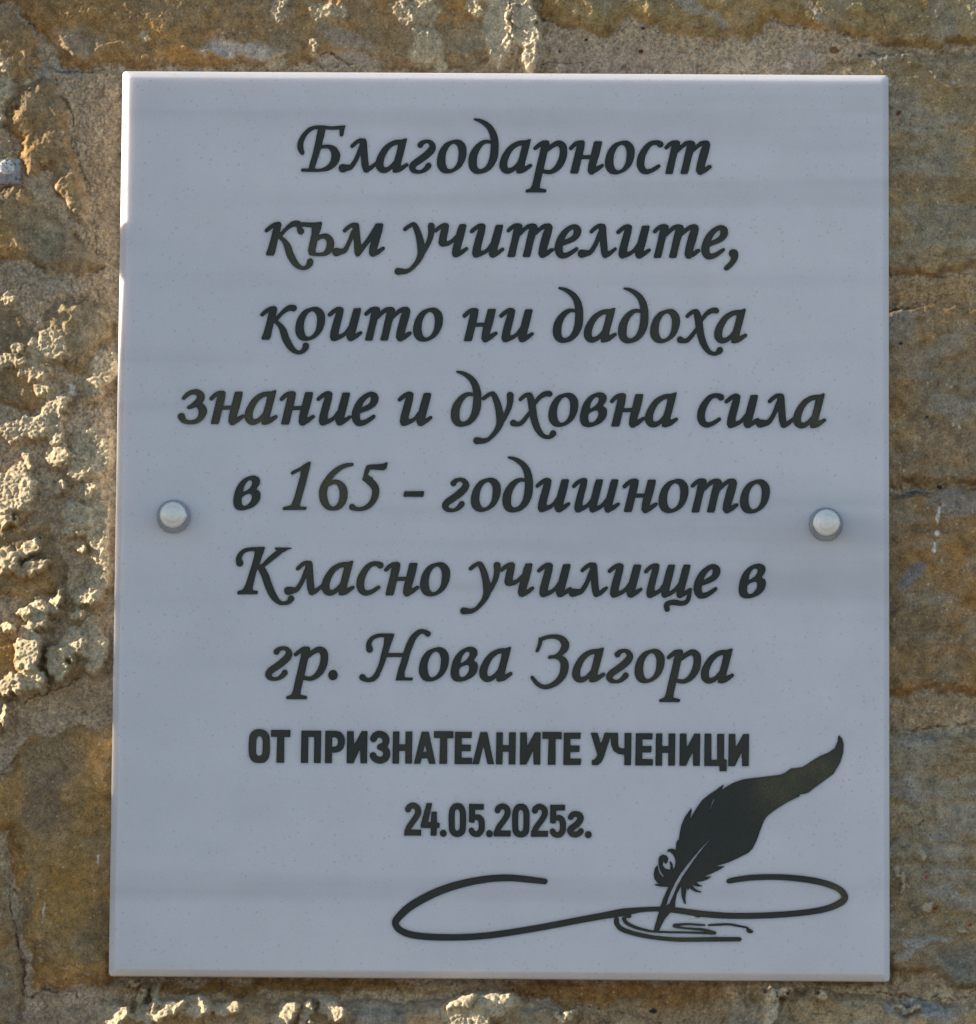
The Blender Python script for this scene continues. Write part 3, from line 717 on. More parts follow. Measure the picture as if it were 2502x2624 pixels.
G['-'] = ('J', 345, 694, [('p', [(358, 461), (592, 458), (599, 468), (590, 520), (580, 529), (352, 527), (345, 514)])])
SH = [
    ('s', [(615, 402, 48), (660, 357, 52), (715, 327, 46), (750, 322, 40)]),
    ('p', [(690, 380), (715, 325), (752, 305), (780, 325), (770, 400), (745, 490), (722, 590), (720, 640), (705, 702), (665, 722), (632, 710), (618, 660), (630, 590), (660, 480)]),
    ('s', [(675, 680, 74), (740, 657, 54), (790, 622, 46), (835, 560, 42)]),
    ('p', [(885, 318), (960, 318), (967, 330), (950, 410), (925, 510), (902, 600), (890, 650), (880, 705), (842, 722), (810, 708), (798, 670), (805, 600), (835, 480), (860, 380)]),
    ('s', [(850, 680, 70), (920, 657, 52), (970, 617, 46), (1018, 555, 42)]),
    ('p', [(1070, 318), (1145, 318), (1153, 330), (1135, 410), (1108, 510), (1082, 610), (1072, 650), (1070, 702), (1030, 723), (992, 712), (978, 665), (990, 590), (1020, 480), (1048, 370)]),
    ('s', [(1025, 680, 76), (1080, 665, 56), (1120, 637, 50), (1150, 616, 42)])]
G['ш'] = ('K', 590, 708, SH)
G['щ'] = ('K', 590, 708, SH + [('s', [(1140, 645, 50), (1132, 705, 52), (1108, 760, 54), (1050, 783, 60), (970, 773, 70), (905, 775, 62), (862, 806, 66), (870, 853, 68)])])
G['К'] = ('L', 68, 677, [
    ('s', [(115, 300, 88), (104, 250, 70), (125, 195, 60), (175, 152, 50), (250, 134, 48), (330, 132, 48), (395, 125, 36)]),
    ('p', [(300, 130), (420, 103), (415, 135), (385, 220), (350, 320), (310, 430), (285, 540), (268, 610), (280, 630), (325, 632), (337, 645), (325, 677), (90, 679), (83, 655), (95, 635), (150, 620), (185, 560), (220, 450), (260, 320), (290, 210)]),
    ('s', [(335, 352, 42), (400, 327, 50), (460, 272, 64), (540, 207, 70), (600, 162, 64)]),
    ('p', [(530, 112), (737, 115), (740, 128), (690, 140), (650, 170), (590, 175), (545, 135)]),
    ('s', [(375, 365, 84), (420, 450, 92), (450, 540, 92), (485, 630, 92), (530, 712, 80), (590, 772, 58), (650, 785, 46), (705, 767, 58), (733, 728, 78)])])
G['З'] = ('M', 138, 684, [
    ('p', [(240, 152), (300, 155), (275, 240), (243, 320), (218, 336), (198, 325), (205, 300), (230, 230)]),
    ('s', [(270, 175, 46), (340, 150, 48), (430, 143, 54), (510, 168, 76), (556, 225, 96), (550, 285, 92), (500, 347, 64), (440, 380, 46), (372, 391, 44)]),
    ('s', [(430, 382, 46), (500, 402, 72), (543, 450, 96), (550, 520, 100), (525, 610, 90), (460, 690, 72), (370, 740, 60), (290, 747, 54), (218, 707, 52), (175, 652, 46), (160, 634, 42)])])
G['Н'] = ('N', 1222, 675, [
    ('s', [(1348, 302, 84), (1338, 250, 64), (1352, 205, 58), (1390, 162, 50), (1460, 137, 48), (1540, 135, 46), (1615, 128, 32)]),
    ('p', [(1525, 140), (1648, 112), (1640, 150), (1600, 260), (1565, 370), (1530, 470), (1490, 570), (1440, 640), (1385, 680), (1380, 630), (1420, 570), (1460, 470), (1490, 350), (1520, 230)]),
    ('s', [(1440, 605, 70), (1390, 658, 62), (1325, 673, 50), (1280, 655, 66), (1263, 640, 82)]),
    ('p', [(1540, 347), (1790, 347), (1785, 395), (1540, 398)]),
    ('s', [(2049, 116, 72), (1995, 87, 56), (1935, 101, 64), (1875, 160, 76), (1835, 240, 84), (1800, 330, 84), (1770, 440, 84), (1737, 540, 84), (1712, 625, 80)]),
    ('p', [(1660, 672), (1670, 630), (1690, 590), (1770, 590), (1770, 625), (1780, 640), (1865, 642), (1870, 660), (1857, 680), (1665, 678)])])
G['.'] = ('N', 850, 672, [('c', [(908, 549), (948, 565), (965, 605), (955, 650), (915, 675), (872, 663), (851, 620), (865, 570)])])
# bold condensed capitals and figures
G['sО'] = ('P', 80, 492, [('c', [(210, 88), (285, 108), (330, 170), (338, 260), (338, 350), (325, 430), (280, 485), (205, 498), (130, 480), (90, 420), (80, 340), (82, 240), (95, 160), (140, 105)]), ('h', [(210, 173), (240, 195), (250, 240), (247, 350), (240, 392), (210, 412), (180, 395), (172, 350), (174, 240), (185, 195)])])
G['sТ'] = ('P', 350, 492, [('p', [(350, 97), (586, 98), (583, 184), (510, 184), (509, 493), (414, 493), (425, 182), (350, 180)])])
G['sП'] = ('P', 708, 492, [('p', [(716, 102), (956, 103), (949, 493), (864, 493), (870, 180), (800, 180), (796, 493), (708, 493)])])
G['sР'] = ('P', 997, 492, [('p', [(1004, 102), (1130, 102), (1185, 115), (1222, 150), (1240, 205), (1238, 260), (1220, 315), (1185, 350), (1140, 365), (1085, 366), (1082, 493), (997, 493)]), ('H', [(1088, 182), (1122, 182), (1148, 200), (1157, 235), (1150, 270), (1132, 290), (1106, 294), (1086, 294)])])
G['sИ'] = ('P', 1260, 495, [('p', [(1265, 107), (1345, 107), (1350, 270), (1440, 107), (1511, 107), (1506, 496), (1425, 496), (1420, 330), (1340, 496), (1259, 496)])])
G['sЗ'] = ('P', 1533, 496, [('s', [(1582, 200, 84), (1605, 160, 82), (1655, 143, 82), (1712, 165, 84), (1733, 218, 86), (1715, 272, 80), (1662, 298, 78)]), ('s', [(1662, 298, 78), (1715, 318, 84), (1742, 372, 88), (1722, 432, 86), (1662, 458, 84), (1602, 438, 82), (1576, 400, 82)])])
G['sН'] = ('Q', 28, 498, [('p', [(34, 111), (113, 111), (110, 265), (185, 265), (185, 111), (269, 111), (263, 499), (180, 499), (183, 345), (110, 345), (108, 499), (27, 499)])])
G['sА'] = ('Q', 283, 500, [('p', [(380, 114), (466, 114), (549, 501), (465, 501), (450, 436), (380, 436), (365, 501), (284, 501)]), ('H', [(418, 272), (440, 356), (398, 356)])])
G['sЕ'] = ('Q', 775, 505, [('p', [(782, 117), (986, 117), (981, 193), (862, 193), (862, 270), (973, 270), (969, 350), (860, 350), (860, 428), (989, 428), (986, 506), (774, 506)])])
G['sЛ'] = ('Q', 988, 505, [('p', [(1084, 119), (1169, 119), (1251, 506), (1170, 506), (1122, 282), (1070, 506), (989, 506)])])
G['sУ'] = ('R', 677, 522, [('p', [(676, 131), (762, 134), (800, 268), (845, 131), (930, 131), (835, 430), (805, 490), (760, 523), (691, 521), (690, 465), (730, 446), (757, 400)])])
G['sЧ'] = ('R', 912, 522, [('p', [(912, 131), (1006, 131), (1008, 270), (1020, 305), (1050, 318), (1082, 318), (1082, 134), (1169, 134), (1161, 523), (1080, 523), (1080, 396), (1010, 387), (950, 350), (922, 280)])])
G['sЦ'] = ('T', 1148, 530, [('p', [(1154, 141), (1238, 141), (1237, 455), (1305, 455), (1305, 144), (1391, 144), (1390, 452), (1423, 455), (1421, 594), (1334, 594), (1332, 531), (1149, 531)])])
G['2'] = ('U', 115, 808, [('s', [(189, 325, 112), (205, 282, 110), (280, 248, 110), (358, 290, 112), (376, 370, 114), (340, 460, 112), (270, 560, 110), (205, 650, 108), (175, 740, 108)]), ('p', [(120, 695), (436, 696), (431, 809), (114, 809)])])
G['4'] = ('U', 418, 808, [('p', [(530, 204), (636, 204), (560, 555), (610, 555), (618, 361), (723, 361), (722, 560), (776, 570), (771, 662), (722, 668), (716, 809), (604, 809), (608, 666), (424, 662), (416, 610)])])
G['s.'] = ('U', 772, 808, [('c', [(840, 690), (885, 710), (905, 755), (887, 805), (840, 824), (792, 805), (772, 757), (793, 710)])])
G['0'] = ('U', 938, 808, [('c', [(1100, 195), (1190, 220), (1248, 310), (1262, 420), (1262, 620), (1242, 740), (1180, 805), (1095, 826), (1010, 800), (955, 730), (938, 620), (938, 420), (958, 300), (1015, 222)]), ('h', [(1097, 312), (1130, 335), (1146, 400), (1144, 620), (1135, 680), (1097, 710), (1065, 685), (1053, 620), (1055, 400), (1066, 335)])])
G['s5'] = ('U', 1305, 808, [('p', [(1315, 207), (1593, 211), (1588, 319), (1428, 319), (1428, 420), (1420, 550), (1380, 562), (1312, 547)]), ('s', [(1430, 460, 90), (1490, 455, 112), (1540, 510, 118), (1552, 600, 116), (1545, 690, 116), (1500, 755, 112), (1440, 770, 108), (1385, 745, 108), (1360, 700, 108)])])
G['sг'] = ('V', 1320, 838, [('s', [(1392, 468, 108), (1430, 420, 112), (1490, 408, 112), (1560, 440, 120), (1570, 515, 120), (1500, 605, 124), (1405, 670, 118), (1385, 725, 122), (1430, 780, 112), (1500, 788, 108), (1560, 755, 108), (1580, 722, 108)])])

LINES = [
    ('line_1', (780, 439.9, 1720, 445.6), [('Б', 760.7), ('л', 867.3), ('а', 963.5), ('г', 1048.5), ('о', 1119.8), ('д', 1200.6), ('а', 1280.8), ('р', 1346.7), ('н', 1457.5), ('о', 1550.6), ('с', 1631.7), ('т', 1702.7)]),
    ('line_2', (690, 654.8, 1690, 660.7), [('к', 678.1), ('ъ', 762), ('м', 851.3), ('у', 1011.3), ('ч', 1112.1), ('и', 1203.8), ('т', 1298.3), ('е', 1422.2), ('л', 1480.4), ('и', 1579), ('т', 1673.2), ('е', 1798.3), (',', 1854.3)]),
    ('line_3', (680, 870.7, 1850, 878.2), [('к', 666.6), ('о', 756.6), ('и', 839.3), ('т', 933.2), ('о', 1058.6), ('н', 1184.8), ('и', 1279), ('д', 1417.1), ('а', 1497.1), ('д', 1584.3), ('о', 1666.4), ('х', 1735.1), ('а', 1831.5)]),
    ('line_4', (480, 1086, 2100, 1096), [('з', 455.4), ('н', 536), ('а', 627.6), ('н', 716.1), ('и', 810.7), ('е', 901.9), ('и', 1018.6), ('д', 1155.6), ('у', 1213.1), ('х', 1307.4), ('о', 1405.5), ('в', 1486), ('н', 1562.8), ('а', 1654), ('с', 1786.7), ('и', 1856.6), ('л', 1937.2), ('а', 2033.6)]),
    ('line_5', (755, 1306.7, 1785, 1313.1), [('в', 597.5), ('1', 723.3), ('6', 817.3), ('5', 894.5), ('-', 1033.6), ('г', 1133.1), ('о', 1206.7), ('д', 1287.9), ('и', 1372), ('ш', 1465.8), ('н', 1594.8), ('о', 1687.8), ('т', 1770.3), ('о', 1896.5)]),
    ('line_6', (610, 1523, 1915, 1531.7), [('К', 604.5), ('л', 727.5), ('а', 824.5), ('с', 913.2), ('н', 983.6), ('о', 1076.5), ('у', 1179.3), ('ч', 1281), ('и', 1375.8), ('л', 1457), ('и', 1557), ('щ', 1650.4), ('е', 1778.3), ('в', 1893)]),
    ('line_7', (700, 1741.5, 1815, 1750), [('г', 679.6), ('р', 732.5), ('.', 841.2), ('Н', 920.6), ('о', 1073.6), ('в', 1154.6), ('а', 1229.2), ('З', 1359.4), ('а', 1467.1), ('г', 1553.5), ('о', 1626.4), ('р', 1688.7), ('а', 1797)]),
    ('line_8', (720, 1954.8, 1900, 1963.6), [('sО', 637.1), ('sТ', 694.6), ('sП', 771), ('sР', 832.6), ('sИ', 888.7), ('sЗ', 946.9), ('sН', 1006), ('sА', 1060.3), ('sТ', 1112.4), ('sЕ', 1165.2), ('sЛ', 1210.7), ('sН', 1271.2), ('sИ', 1332.6), ('sТ', 1390.3), ('sЕ', 1444), ('sУ', 1514.3), ('sЧ', 1564.5), ('sЕ', 1628.4), ('sН', 1680.2), ('sИ', 1741.7), ('sЦ', 1804.8), ('sИ', 1867)]),
    ('line_9', (1050, 2141.6, 1380, 2144.8), [('2', 1035.9), ('4', 1077.9), ('s.', 1127), ('0', 1150), ('s5', 1200.9), ('s.', 1245.5), ('2', 1265.3), ('0', 1312.7), ('2', 1360.8), ('s5', 1409), ('sг', 1453), ('s.', 1498.7)]),
]


def fr(f, pts):
    x0, y0, s = FS[f]
    return [(x0 + p[0] / s, y0 + p[1] / s) for p in pts]


def frs(f, pts):
    x0, y0, s = FS[f]
    return [(x0 + p[0] / s, y0 + p[1] / s, p[2] / s) for p in pts]


FEATHER = (fr('Y', [(1600, 75), (1648, 120), (1672, 200), (1665, 330), (1625, 460), (1530, 625), (1380, 735), (1250, 830), (1175, 890), (1120, 908), (1040, 918), (1062, 936), (1000, 965), (870, 1030), (740, 1110), (660, 1165), (600, 1215), (565, 1255), (540, 1300), (490, 1430), (440, 1570), (385, 1680), (320, 1745)])
           + fr('X', [(1360, 1170), (1250, 1225), (1150, 1270), (1060, 1298), (960, 1322), (1095, 1326), (1000, 1385), (880, 1440), (800, 1472), (908, 1468), (850, 1512), (770, 1540), (690, 1548), (740, 1590), (790, 1603), (720, 1615), (660, 1600), (630, 1580), (660, 1630), (720, 1670), (775, 1685), (740, 1697), (680, 1690), (610, 1650), (590, 1630), (572, 1675), (555, 1620), (545, 1700), (535, 1790), (545, 1865), (515, 1850), (485, 1770), (475, 1690), (478, 1615)])
           + fr('2', [(790, 1015), (720, 1150), (692, 1290), (685, 1410), (590, 1510), (480, 1640), (365, 1870), (265, 1870), (310, 1700), (370, 1500), (400, 1390), (450, 1240), (510, 1110), (555, 1010), (420, 1005), (330, 985), (275, 965), (330, 950), (390, 950), (330, 915), (282, 850), (270, 760), (290, 650), (348, 575), (362, 680), (400, 760), (450, 812), (470, 802), (420, 740), (380, 650), (364, 560), (362, 480), (385, 410), (450, 380), (520, 395), (555, 450), (545, 520), (500, 570), (482, 540), (470, 510), (450, 540), (450, 590), (490, 650), (590, 675), (595, 600), (575, 515), (610, 515), (638, 570), (652, 664), (680, 620), (695, 520), (675, 430), (630, 360), (570, 322), (520, 330), (550, 280), (610, 262), (660, 270), (698, 295), (700, 250), (702, 180), (725, 110), (755, 90)])
           + fr('X', [(455, 850), (480, 740), (530, 620), (590, 540), (622, 500), (625, 540), (602, 660), (650, 570), (700, 490), (770, 390), (850, 325), (940, 265), (1020, 205), (1082, 163), (1070, 200), (1050, 245), (1120, 195), (1220, 140), (1350, 95), (1500, 75), (1640, 60)])
           + fr('Y', [(772, 637), (850, 605), (930, 543), (960, 545), (1080, 530), (1150, 490), (1220, 440), (1330, 375), (1450, 325), (1540, 265), (1583, 170), (1592, 95)]))
SPINE = fr('2', [(1385, 55), (1180, 270), (1030, 450), (900, 610), (800, 740), (700, 910), (610, 1090), (550, 1240), (513, 1377), (575, 1325), (640, 1190), (720, 1000), (830, 800), (955, 620), (1095, 420), (1222, 250), (1392, 60)])
BARB = fr('X', [(933, 375), (945, 380), (888, 515), (872, 560), (872, 540)])
FLOURISH = [frs('W', [(640, 598, 23), (570, 590, 26), (500, 584, 27), (420, 588, 28), (320, 606, 30), (220, 638, 32), (120, 690, 32), (65, 738, 30), (52, 766, 27), (80, 796, 27), (150, 814, 27), (280, 819, 26), (400, 813, 26), (520, 797, 26), (650, 775, 26), (780, 750, 26), (880, 732, 27), (950, 720, 30), (1020, 710, 20), (1090, 707, 19), (1160, 712, 23), (1250, 725, 25), (1350, 733, 24), (1450, 734, 24), (1560, 730, 24), (1680, 719, 24), (1760, 703, 25), (1812, 678, 27), (1823, 655, 26), (1798, 627, 24), (1740, 604, 25), (1660, 589, 25), (1560, 581, 23), (1460, 583, 23), (1390, 592, 22), (1366, 597, 19)]),
            frs('1', [(230, 450, 64), (250, 458, 50)]), frs('1', [(1060, 452, 46), (1085, 456, 44)])]
INKWELL = [frs('1', [(95, 500, 60), (100, 550, 60), (150, 610, 60), (260, 655, 56), (400, 690, 54), (560, 718, 50), (800, 740, 52), (1000, 742, 54), (1300, 738, 56), (1575, 738, 52)]),
           frs('1', [(185, 490, 50), (215, 540, 46), (310, 590, 40), (430, 625, 34), (540, 645, 28), (700, 652, 26), (900, 655, 25), (1100, 660, 28), (1240, 665, 34), (1280, 660, 34), (1200, 638, 38), (1120, 620, 32), (1000, 611, 26), (880, 600, 26), (790, 575, 42), (870, 560, 28), (980, 556, 26), (1080, 564, 25), (1155, 567, 22)]),
           frs('1', [(1205, 568, 22), (1300, 562, 27), (1430, 558, 27), (1500, 565, 28), (1600, 585, 25), (1665, 598, 26), (1685, 635, 52), (1720, 645, 38)])]


def catmull(P, n=6, closed=False):
    P = np.asarray(P, float)
    out = []
    m = len(P)
    rng = range(m) if closed else range(m - 1)
    for i in rng:
        if closed:
            a, b, c, d = P[i - 1], P[i], P[(i + 1) % m], P[(i + 2) % m]
        else:
            a, b, c, d = P[max(i - 1, 0)], P[i], P[i + 1], P[min(i + 2, m - 1)]
        for k in range(n):
            t = k / n
            out.append(0.5 * ((2 * b) + (c - a) * t + (2 * a - 5 * b + 4 * c - d) * t * t + (3 * b - a - 3 * c + d) * t ** 3))
    if not closed:
        out.append(P[-1])
    return np.array(out)


class Raster:
    """a signed field in picture pixels; strokes and outlines are united, holes cut"""
    def __init__(self, x0, y0, x1, y1, st):
        self.x0, self.y0, self.st = x0, y0, st
        self.nx, self.ny = int((x1 - x0) / st) + 1, int((y1 - y0) / st) + 1
        self.f = np.full((self.ny, self.nx), -6.0)

    def win(self, xa, ya, xb, yb, pad):
        i0 = max(int((xa - pad - self.x0) / self.st), 0); i1 = min(int((xb + pad - self.x0) / self.st) + 2, self.nx)
        j0 = max(int((ya - pad - self.y0) / self.st), 0); j1 = min(int((yb + pad - self.y0) / self.st) + 2, self.ny)
        X = self.x0 + np.arange(i0, i1) * self.st
        Y = self.y0 + np.arange(j0, j1) * self.st
        X, Y = np.meshgrid(X, Y)
        return (slice(j0, j1), slice(i0, i1)), X, Y

    def stroke(self, P):
        Q = catmull(P, 5)
        for a, b in zip(Q[:-1], Q[1:]):
            ra, rb = a[2] / 2, b[2] / 2
            r = max(ra, rb)
            s, X, Y = self.win(min(a[0], b[0]) - r, min(a[1], b[1]) - r, max(a[0], b[0]) + r, max(a[1], b[1]) + r, 3)
            e = b[:2] - a[:2]
            L = max(e @ e, 1e-12)
            t = np.clip(((X - a[0]) * e[0] + (Y - a[1]) * e[1]) / L, 0, 1)
            d = ra + (rb - ra) * t - np.hypot(X - a[0] - t * e[0], Y - a[1] - t * e[1])
            self.f[s] = np.maximum(self.f[s], d)

    def poly(self, P, hole=False):
        P = np.asarray(P)
        lo, hi = P.min(0), P.max(0)
        s, X, Y = self.win(lo[0], lo[1], hi[0], hi[1], 3)
        d = poly_sdf(P, X, Y)
        self.f[s] = np.minimum(self.f[s], -d) if hole else np.maximum(self.f[s], d)

    def blur(self, n):
        f = np.clip(self.f, -6, 6)
        for _ in range(n):
            g = f.copy()
            g[1:-1] = (f[:-2] + 2 * f[1:-1] + f[2:]) / 4
            f = g.copy()
            f[:, 1:-1] = (g[:, :-2] + 2 * g[:, 1:-1] + g[:, 2:]) / 4
        self.f = f

    def loops(self, tol):
        f, st = self.f, self.st
        f = np.where(f == 0, 1e-9, f)
        ins = f > 0
        code = ins[:-1, :-1] * 1 + ins[:-1, 1:] * 2 + ins[1:, 1:] * 4 + ins[1:, :-1] * 8
        jj, ii = np.nonzero((code > 0) & (code < 15))
        nxt = {}
        pos = {}

        def pt(e):
            if e in pos:
                return
            k, j, i = e
            if k == 0:
                a, b = f[j, i], f[j, i + 1]
                pos[e] = (self.x0 + (i + a / (a - b)) * st, self.y0 + j * st)
            else:
                a, b = f[j, i], f[j + 1, i]
                pos[e] = (self.x0 + i * st, self.y0 + (j + a / (a - b)) * st)
        TB = {1: ['LT'], 2: ['TR'], 3: ['LR'], 4: ['RB'], 5: ['LT', 'RB'], 6: ['TB'], 7: ['LB'], 8: ['BL'], 9: ['BT'], 10: ['TR', 'BL'], 11: ['BR'], 12: ['RL'], 13: ['RT'], 14: ['TL']}
        for j, i in zip(jj.tolist(), ii.tolist()):
            E = {'T': (0, j, i), 'B': (0, j + 1, i), 'L': (1, j, i), 'R': (1, j, i + 1)}
            for s in TB[int(code[j, i])]:
                a, b = E[s[0]], E[s[1]]
                pt(a); pt(b)
                nxt[a] = b
        out = []
        while nxt:
            k0 = next(iter(nxt))
            lp, k = [], k0
            while k in nxt:
                lp.append(pos[k])
                k = nxt.pop(k)
            if len(lp) > 8:
                out.append(simplify(np.array(lp), tol))
        return out


def simplify(P, tol):
    n = len(P)
    k = int(np.argmax(((P - P[0]) ** 2).sum(1)))
    keep = np.zeros(n + 1, bool)
    Q = np.vstack([P, P[:1]])
    keep[[0, k, n]] = True
    stack = [(0, k), (k, n)]
    while stack:
        a, b = stack.pop()
        if b - a < 2:
            continue
        e = Q[b] - Q[a]
        L = math.hypot(*e) or 1e-9
        w = Q[a + 1:b] - Q[a]
        d = np.abs(w[:, 0] * e[1] - w[:, 1] * e[0]) / L
        m = int(np.argmax(d))
        if d[m] > tol:
            m += a + 1
            keep[m] = True
            stack += [(a, m), (m, b)]
    return Q[:-1][keep[:-1]]


def add_items(R, items, tf):
    for kind, pts in items:
        P = np.array([tf(*p[:2]) + ((p[2] * tf.k,) if len(p) > 2 else ()) for p in pts])
        if kind == 's':
            R.stroke(P)
        elif kind in 'pH':
            R.poly(P, kind == 'H')
        else:
            R.poly(catmull(P, 6, True), kind == 'h')


class TF:
    def __init__(self, g, lx, by):
        f, l, b, _ = G[g]
        x0, y0, s = FS[f]
        ry = y0 + b / s
        q = (1963 + 38 * (by - 183) / 2330) / (1963 + 38 * (ry - 183) / 2330)
        self.k = q / s
        self.l, self.b, self.lx, self.by = l, b, lx, by

    def __call__(self, x, y):
        return (self.lx + (x - self.l) * self.k, self.by + (y - self.b) * self.k)


ENGR = {}
for name, (xa, ya, xb, yb), row in LINES:
    y0, y1 = min(ya, yb) - 158, max(ya, yb) + 66
    R = Raster(row[0][1] - 12, y0, row[-1][1] + 150, y1, 0.62)
    for ch, lx in row:
        by = ya + (yb - ya) * (lx + 20 - xa) / (xb - xa)
        R2 = Raster(lx - 10, by - 152, lx + 210, by + 62, 0.62)
        # each letter is drawn on its own so that its holes do not cut its neighbours
        R2.x0 = R.x0 + round((R2.x0 - R.x0) / R.st) * R.st
        R2.y0 = R.y0 + round((R2.y0 - R.y0) / R.st) * R.st
        add_items(R2, G[ch][3], TF(ch, lx, by))
        oi, oj = int(round((R2.x0 - R.x0) / R.st)), int(round((R2.y0 - R.y0) / R.st))
        a0, b0 = max(oi, 0), max(oj, 0)
        a1, b1 = min(oi + R2.nx, R.nx), min(oj + R2.ny, R.ny)
        R.f[b0:b1, a0:a1] = np.maximum(R.f[b0:b1, a0:a1], R2.f[b0 - oj:b1 - oj, a0 - oi:a1 - oi])
    R.blur(3)
    ENGR[name] = R.loops(0.16)

R = Raster(990, 1872, 2200, 2430, 0.7)
R.poly(FEATHER)
R.poly(SPINE, True)
R.poly(BARB, True)
for s in FLOURISH + INKWELL:
    R.stroke(np.array(s))
R.blur(1)
ENGR['emblem'] = R.loops(0.16)

# ------------------------------------------------------------------ the plaque
PW, PH, PCZ = 0.5, 0.5892263456, 1.9
CH = 0.0052            # width of the eased front edge
THICK = 0.0165
DEPTH = 0.0010         # depth of the engraving
plaque = empty('memorial_plaque', (0, THICK, PCZ - PH / 2))
tag(plaque, 'white marble plaque with black engraved Cyrillic text and quill, fixed to the stone wall', 'plaque')
ORG = np.array([0, THICK, PCZ - PH / 2])


def rrect(hw, hh, r, n=5):
    out = []
    for cx, cz, a0 in ((hw - r, hh - r, 0), (-hw + r, hh - r, 90), (-hw + r, -hh + r, 180), (hw - r, -hh + r, 270)):
        for k in range(n + 1):
            a = math.radians(a0 + 90 * k / n)
            out.append((cx + r * math.cos(a), PCZ + cz + r * math.sin(a)))
    return np.array(out)


def area(P):
    return 0.5 * np.sum(P[:, 0] * np.roll(P[:, 1], -1) - np.roll(P[:, 0], -1) * P[:, 1])


def tri_fill(loops):
    """triangles of the region bounded by nested loops (even-odd)"""
    vs, es = [], []
    for P in loops:
        b = len(vs)
        vs += [Vector(p) for p in P]
        es += [(b + i, b + (i + 1) % len(P)) for i in range(len(P))]
    r = geometry.delaunay_2d_cdt(vs, es, [], 0, 1e-8)
    V = np.array([tuple(v) for v in r[0]])
    T = np.array([tuple(t) for t in r[2] if len(t) == 3])
    orig = r[3]
    C = V[T].mean(1)
    cnt = np.zeros(len(T), int)
    for P in loops:
        lo, hi = P.min(0), P.max(0)
        m = np.nonzero((C[:, 0] > lo[0]) & (C[:, 0] < hi[0]) & (C[:, 1] > lo[1]) & (C[:, 1] < hi[1]))[0]
        if len(m) == 0:
            continue
        x, y = C[m, 0], C[m, 1]
        ins = np.zeros(len(m), bool)
        Q = np.roll(P, -1, 0)
        for (ax, ay), (bx, by) in zip(P, Q):
            c = (ay > y) != (by > y)
            if by != ay:
                ins ^= c & (x < (bx - ax) * (y - ay) / (by - ay) + ax)
        cnt[m] += ins
    T = T[cnt % 2 == 1]
    a = V[T]
    ar = (a[:, 1, 0] - a[:, 0, 0]) * (a[:, 2, 1] - a[:, 0, 1]) - (a[:, 2, 0] - a[:, 0, 0]) * (a[:, 1, 1] - a[:, 0, 1])
    T = T[np.abs(ar) > 1e-14]
    ar = ar[np.abs(ar) > 1e-14]
    T = np.where((ar < 0)[:, None], T[:, ::-1], T)      # counter-clockwise in x,z: normal towards -y
    return V, T


WL = {k: [to_plane(l, 0.0) for l in v] for k, v in ENGR.items()}
allloops = [l for v in WL.values() for l in v]
front = rrect(PW / 2 - CH, PH / 2 - CH, 0.0009)
V, T = tri_fill([front] + allloops)
verts, faces = [], []


def addv(P, y):
    b = len(verts)
    verts.extend([(p[0] - ORG[0], y - ORG[1], p[1] - ORG[2]) for p in P])
    return b


b = addv(V, 0.0)
faces += [tuple(int(i) + b for i in t) for t in T]
for l in allloops:                                     # walls of the cut
    n = len(l)
    a0, a1 = addv(l, 0.0), addv(l, DEPTH)
    for i in range(n):
        j = (i + 1) % n
        faces.append((a0 + i, a0 + j, a1 + j, a1 + i))
V2, T2 = tri_fill(allloops)                            # floor of the cut
b = addv(V2, DEPTH)
faces += [tuple(int(i) + b for i in t) for t in T2]
prof = [(0, 0), (0.0004, 0.00004), (0.0008, 0.0002), (0.0014, 0.0006), (0.0046, 0.0036), (0.0050, 0.0041), (CH, 0.0048), (CH, THICK)]
prev = None
for off, y in prof:
    ring = addv(rrect(PW / 2 - CH + off, PH / 2 - CH + off, 0.0009 + 0.28 * off), y)
    n = len(front)
    if prev is not None:
        for i in range(n):
            j = (i + 1) % n
            faces.append((prev + i, ring + i, ring + j, prev + j))
    prev = ring
faces.append(tuple(prev + i for i in range(len(front))))
slab = mesh_obj('marble_slab', verts, faces, M_MARBLE, plaque)
bm = bmesh.new()
bm.from_mesh(slab.data)
bmesh.ops.remove_doubles(bm, verts=bm.verts, dist=1e-7)
bmesh.ops.recalc_face_normals(bm, faces=bm.faces)
for f in bm.faces:
    f.smooth = False
bm.to_mesh(slab.data)
bm.free()


def paint_part(name, loops, label=None):
    """black paint lining a cut: floor plus the sides, a hair inside the stone"""
    lp = []
    for l in loops:
        d = np.roll(l, -1, 0) - np.roll(l, 1, 0)
        nrm = np.stack([-d[:, 1], d[:, 0]], 1)
        nrm /= np.linalg.norm(nrm, axis=1)[:, None] + 1e-12
        lp.append((l, nrm))
    # find which side is inside: the biggest loop is an outer one
    big = max(loops, key=lambda l: abs(area(l)))
    sgn = 1 if area(big) > 0 else -1
    ins = [l + n * sgn * 0.00005 for l, n in lp]
    V, T = tri_fill(ins)
    vs = [(p[0] - ORG[0], DEPTH - 0.00012 - ORG[1], p[1] - ORG[2]) for p in V]
    fs = [tuple(int(i) for i in t) for t in T]
    for l in ins:
        n = len(l)
        b = len(vs)
        vs += [(p[0] - ORG[0], 0.00006 - ORG[1], p[1] - ORG[2]) for p in l]
        vs += [(p[0] - ORG[0], DEPTH - 0.00012 - ORG[1], p[1] - ORG[2]) for p in l]
        fs += [(b + i, b + (i + 1) % n, b + n + (i + 1) % n, b + n + i) for i in range(n)]
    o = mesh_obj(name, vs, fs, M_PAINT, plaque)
    if label:
        o['label'] = label
    return o


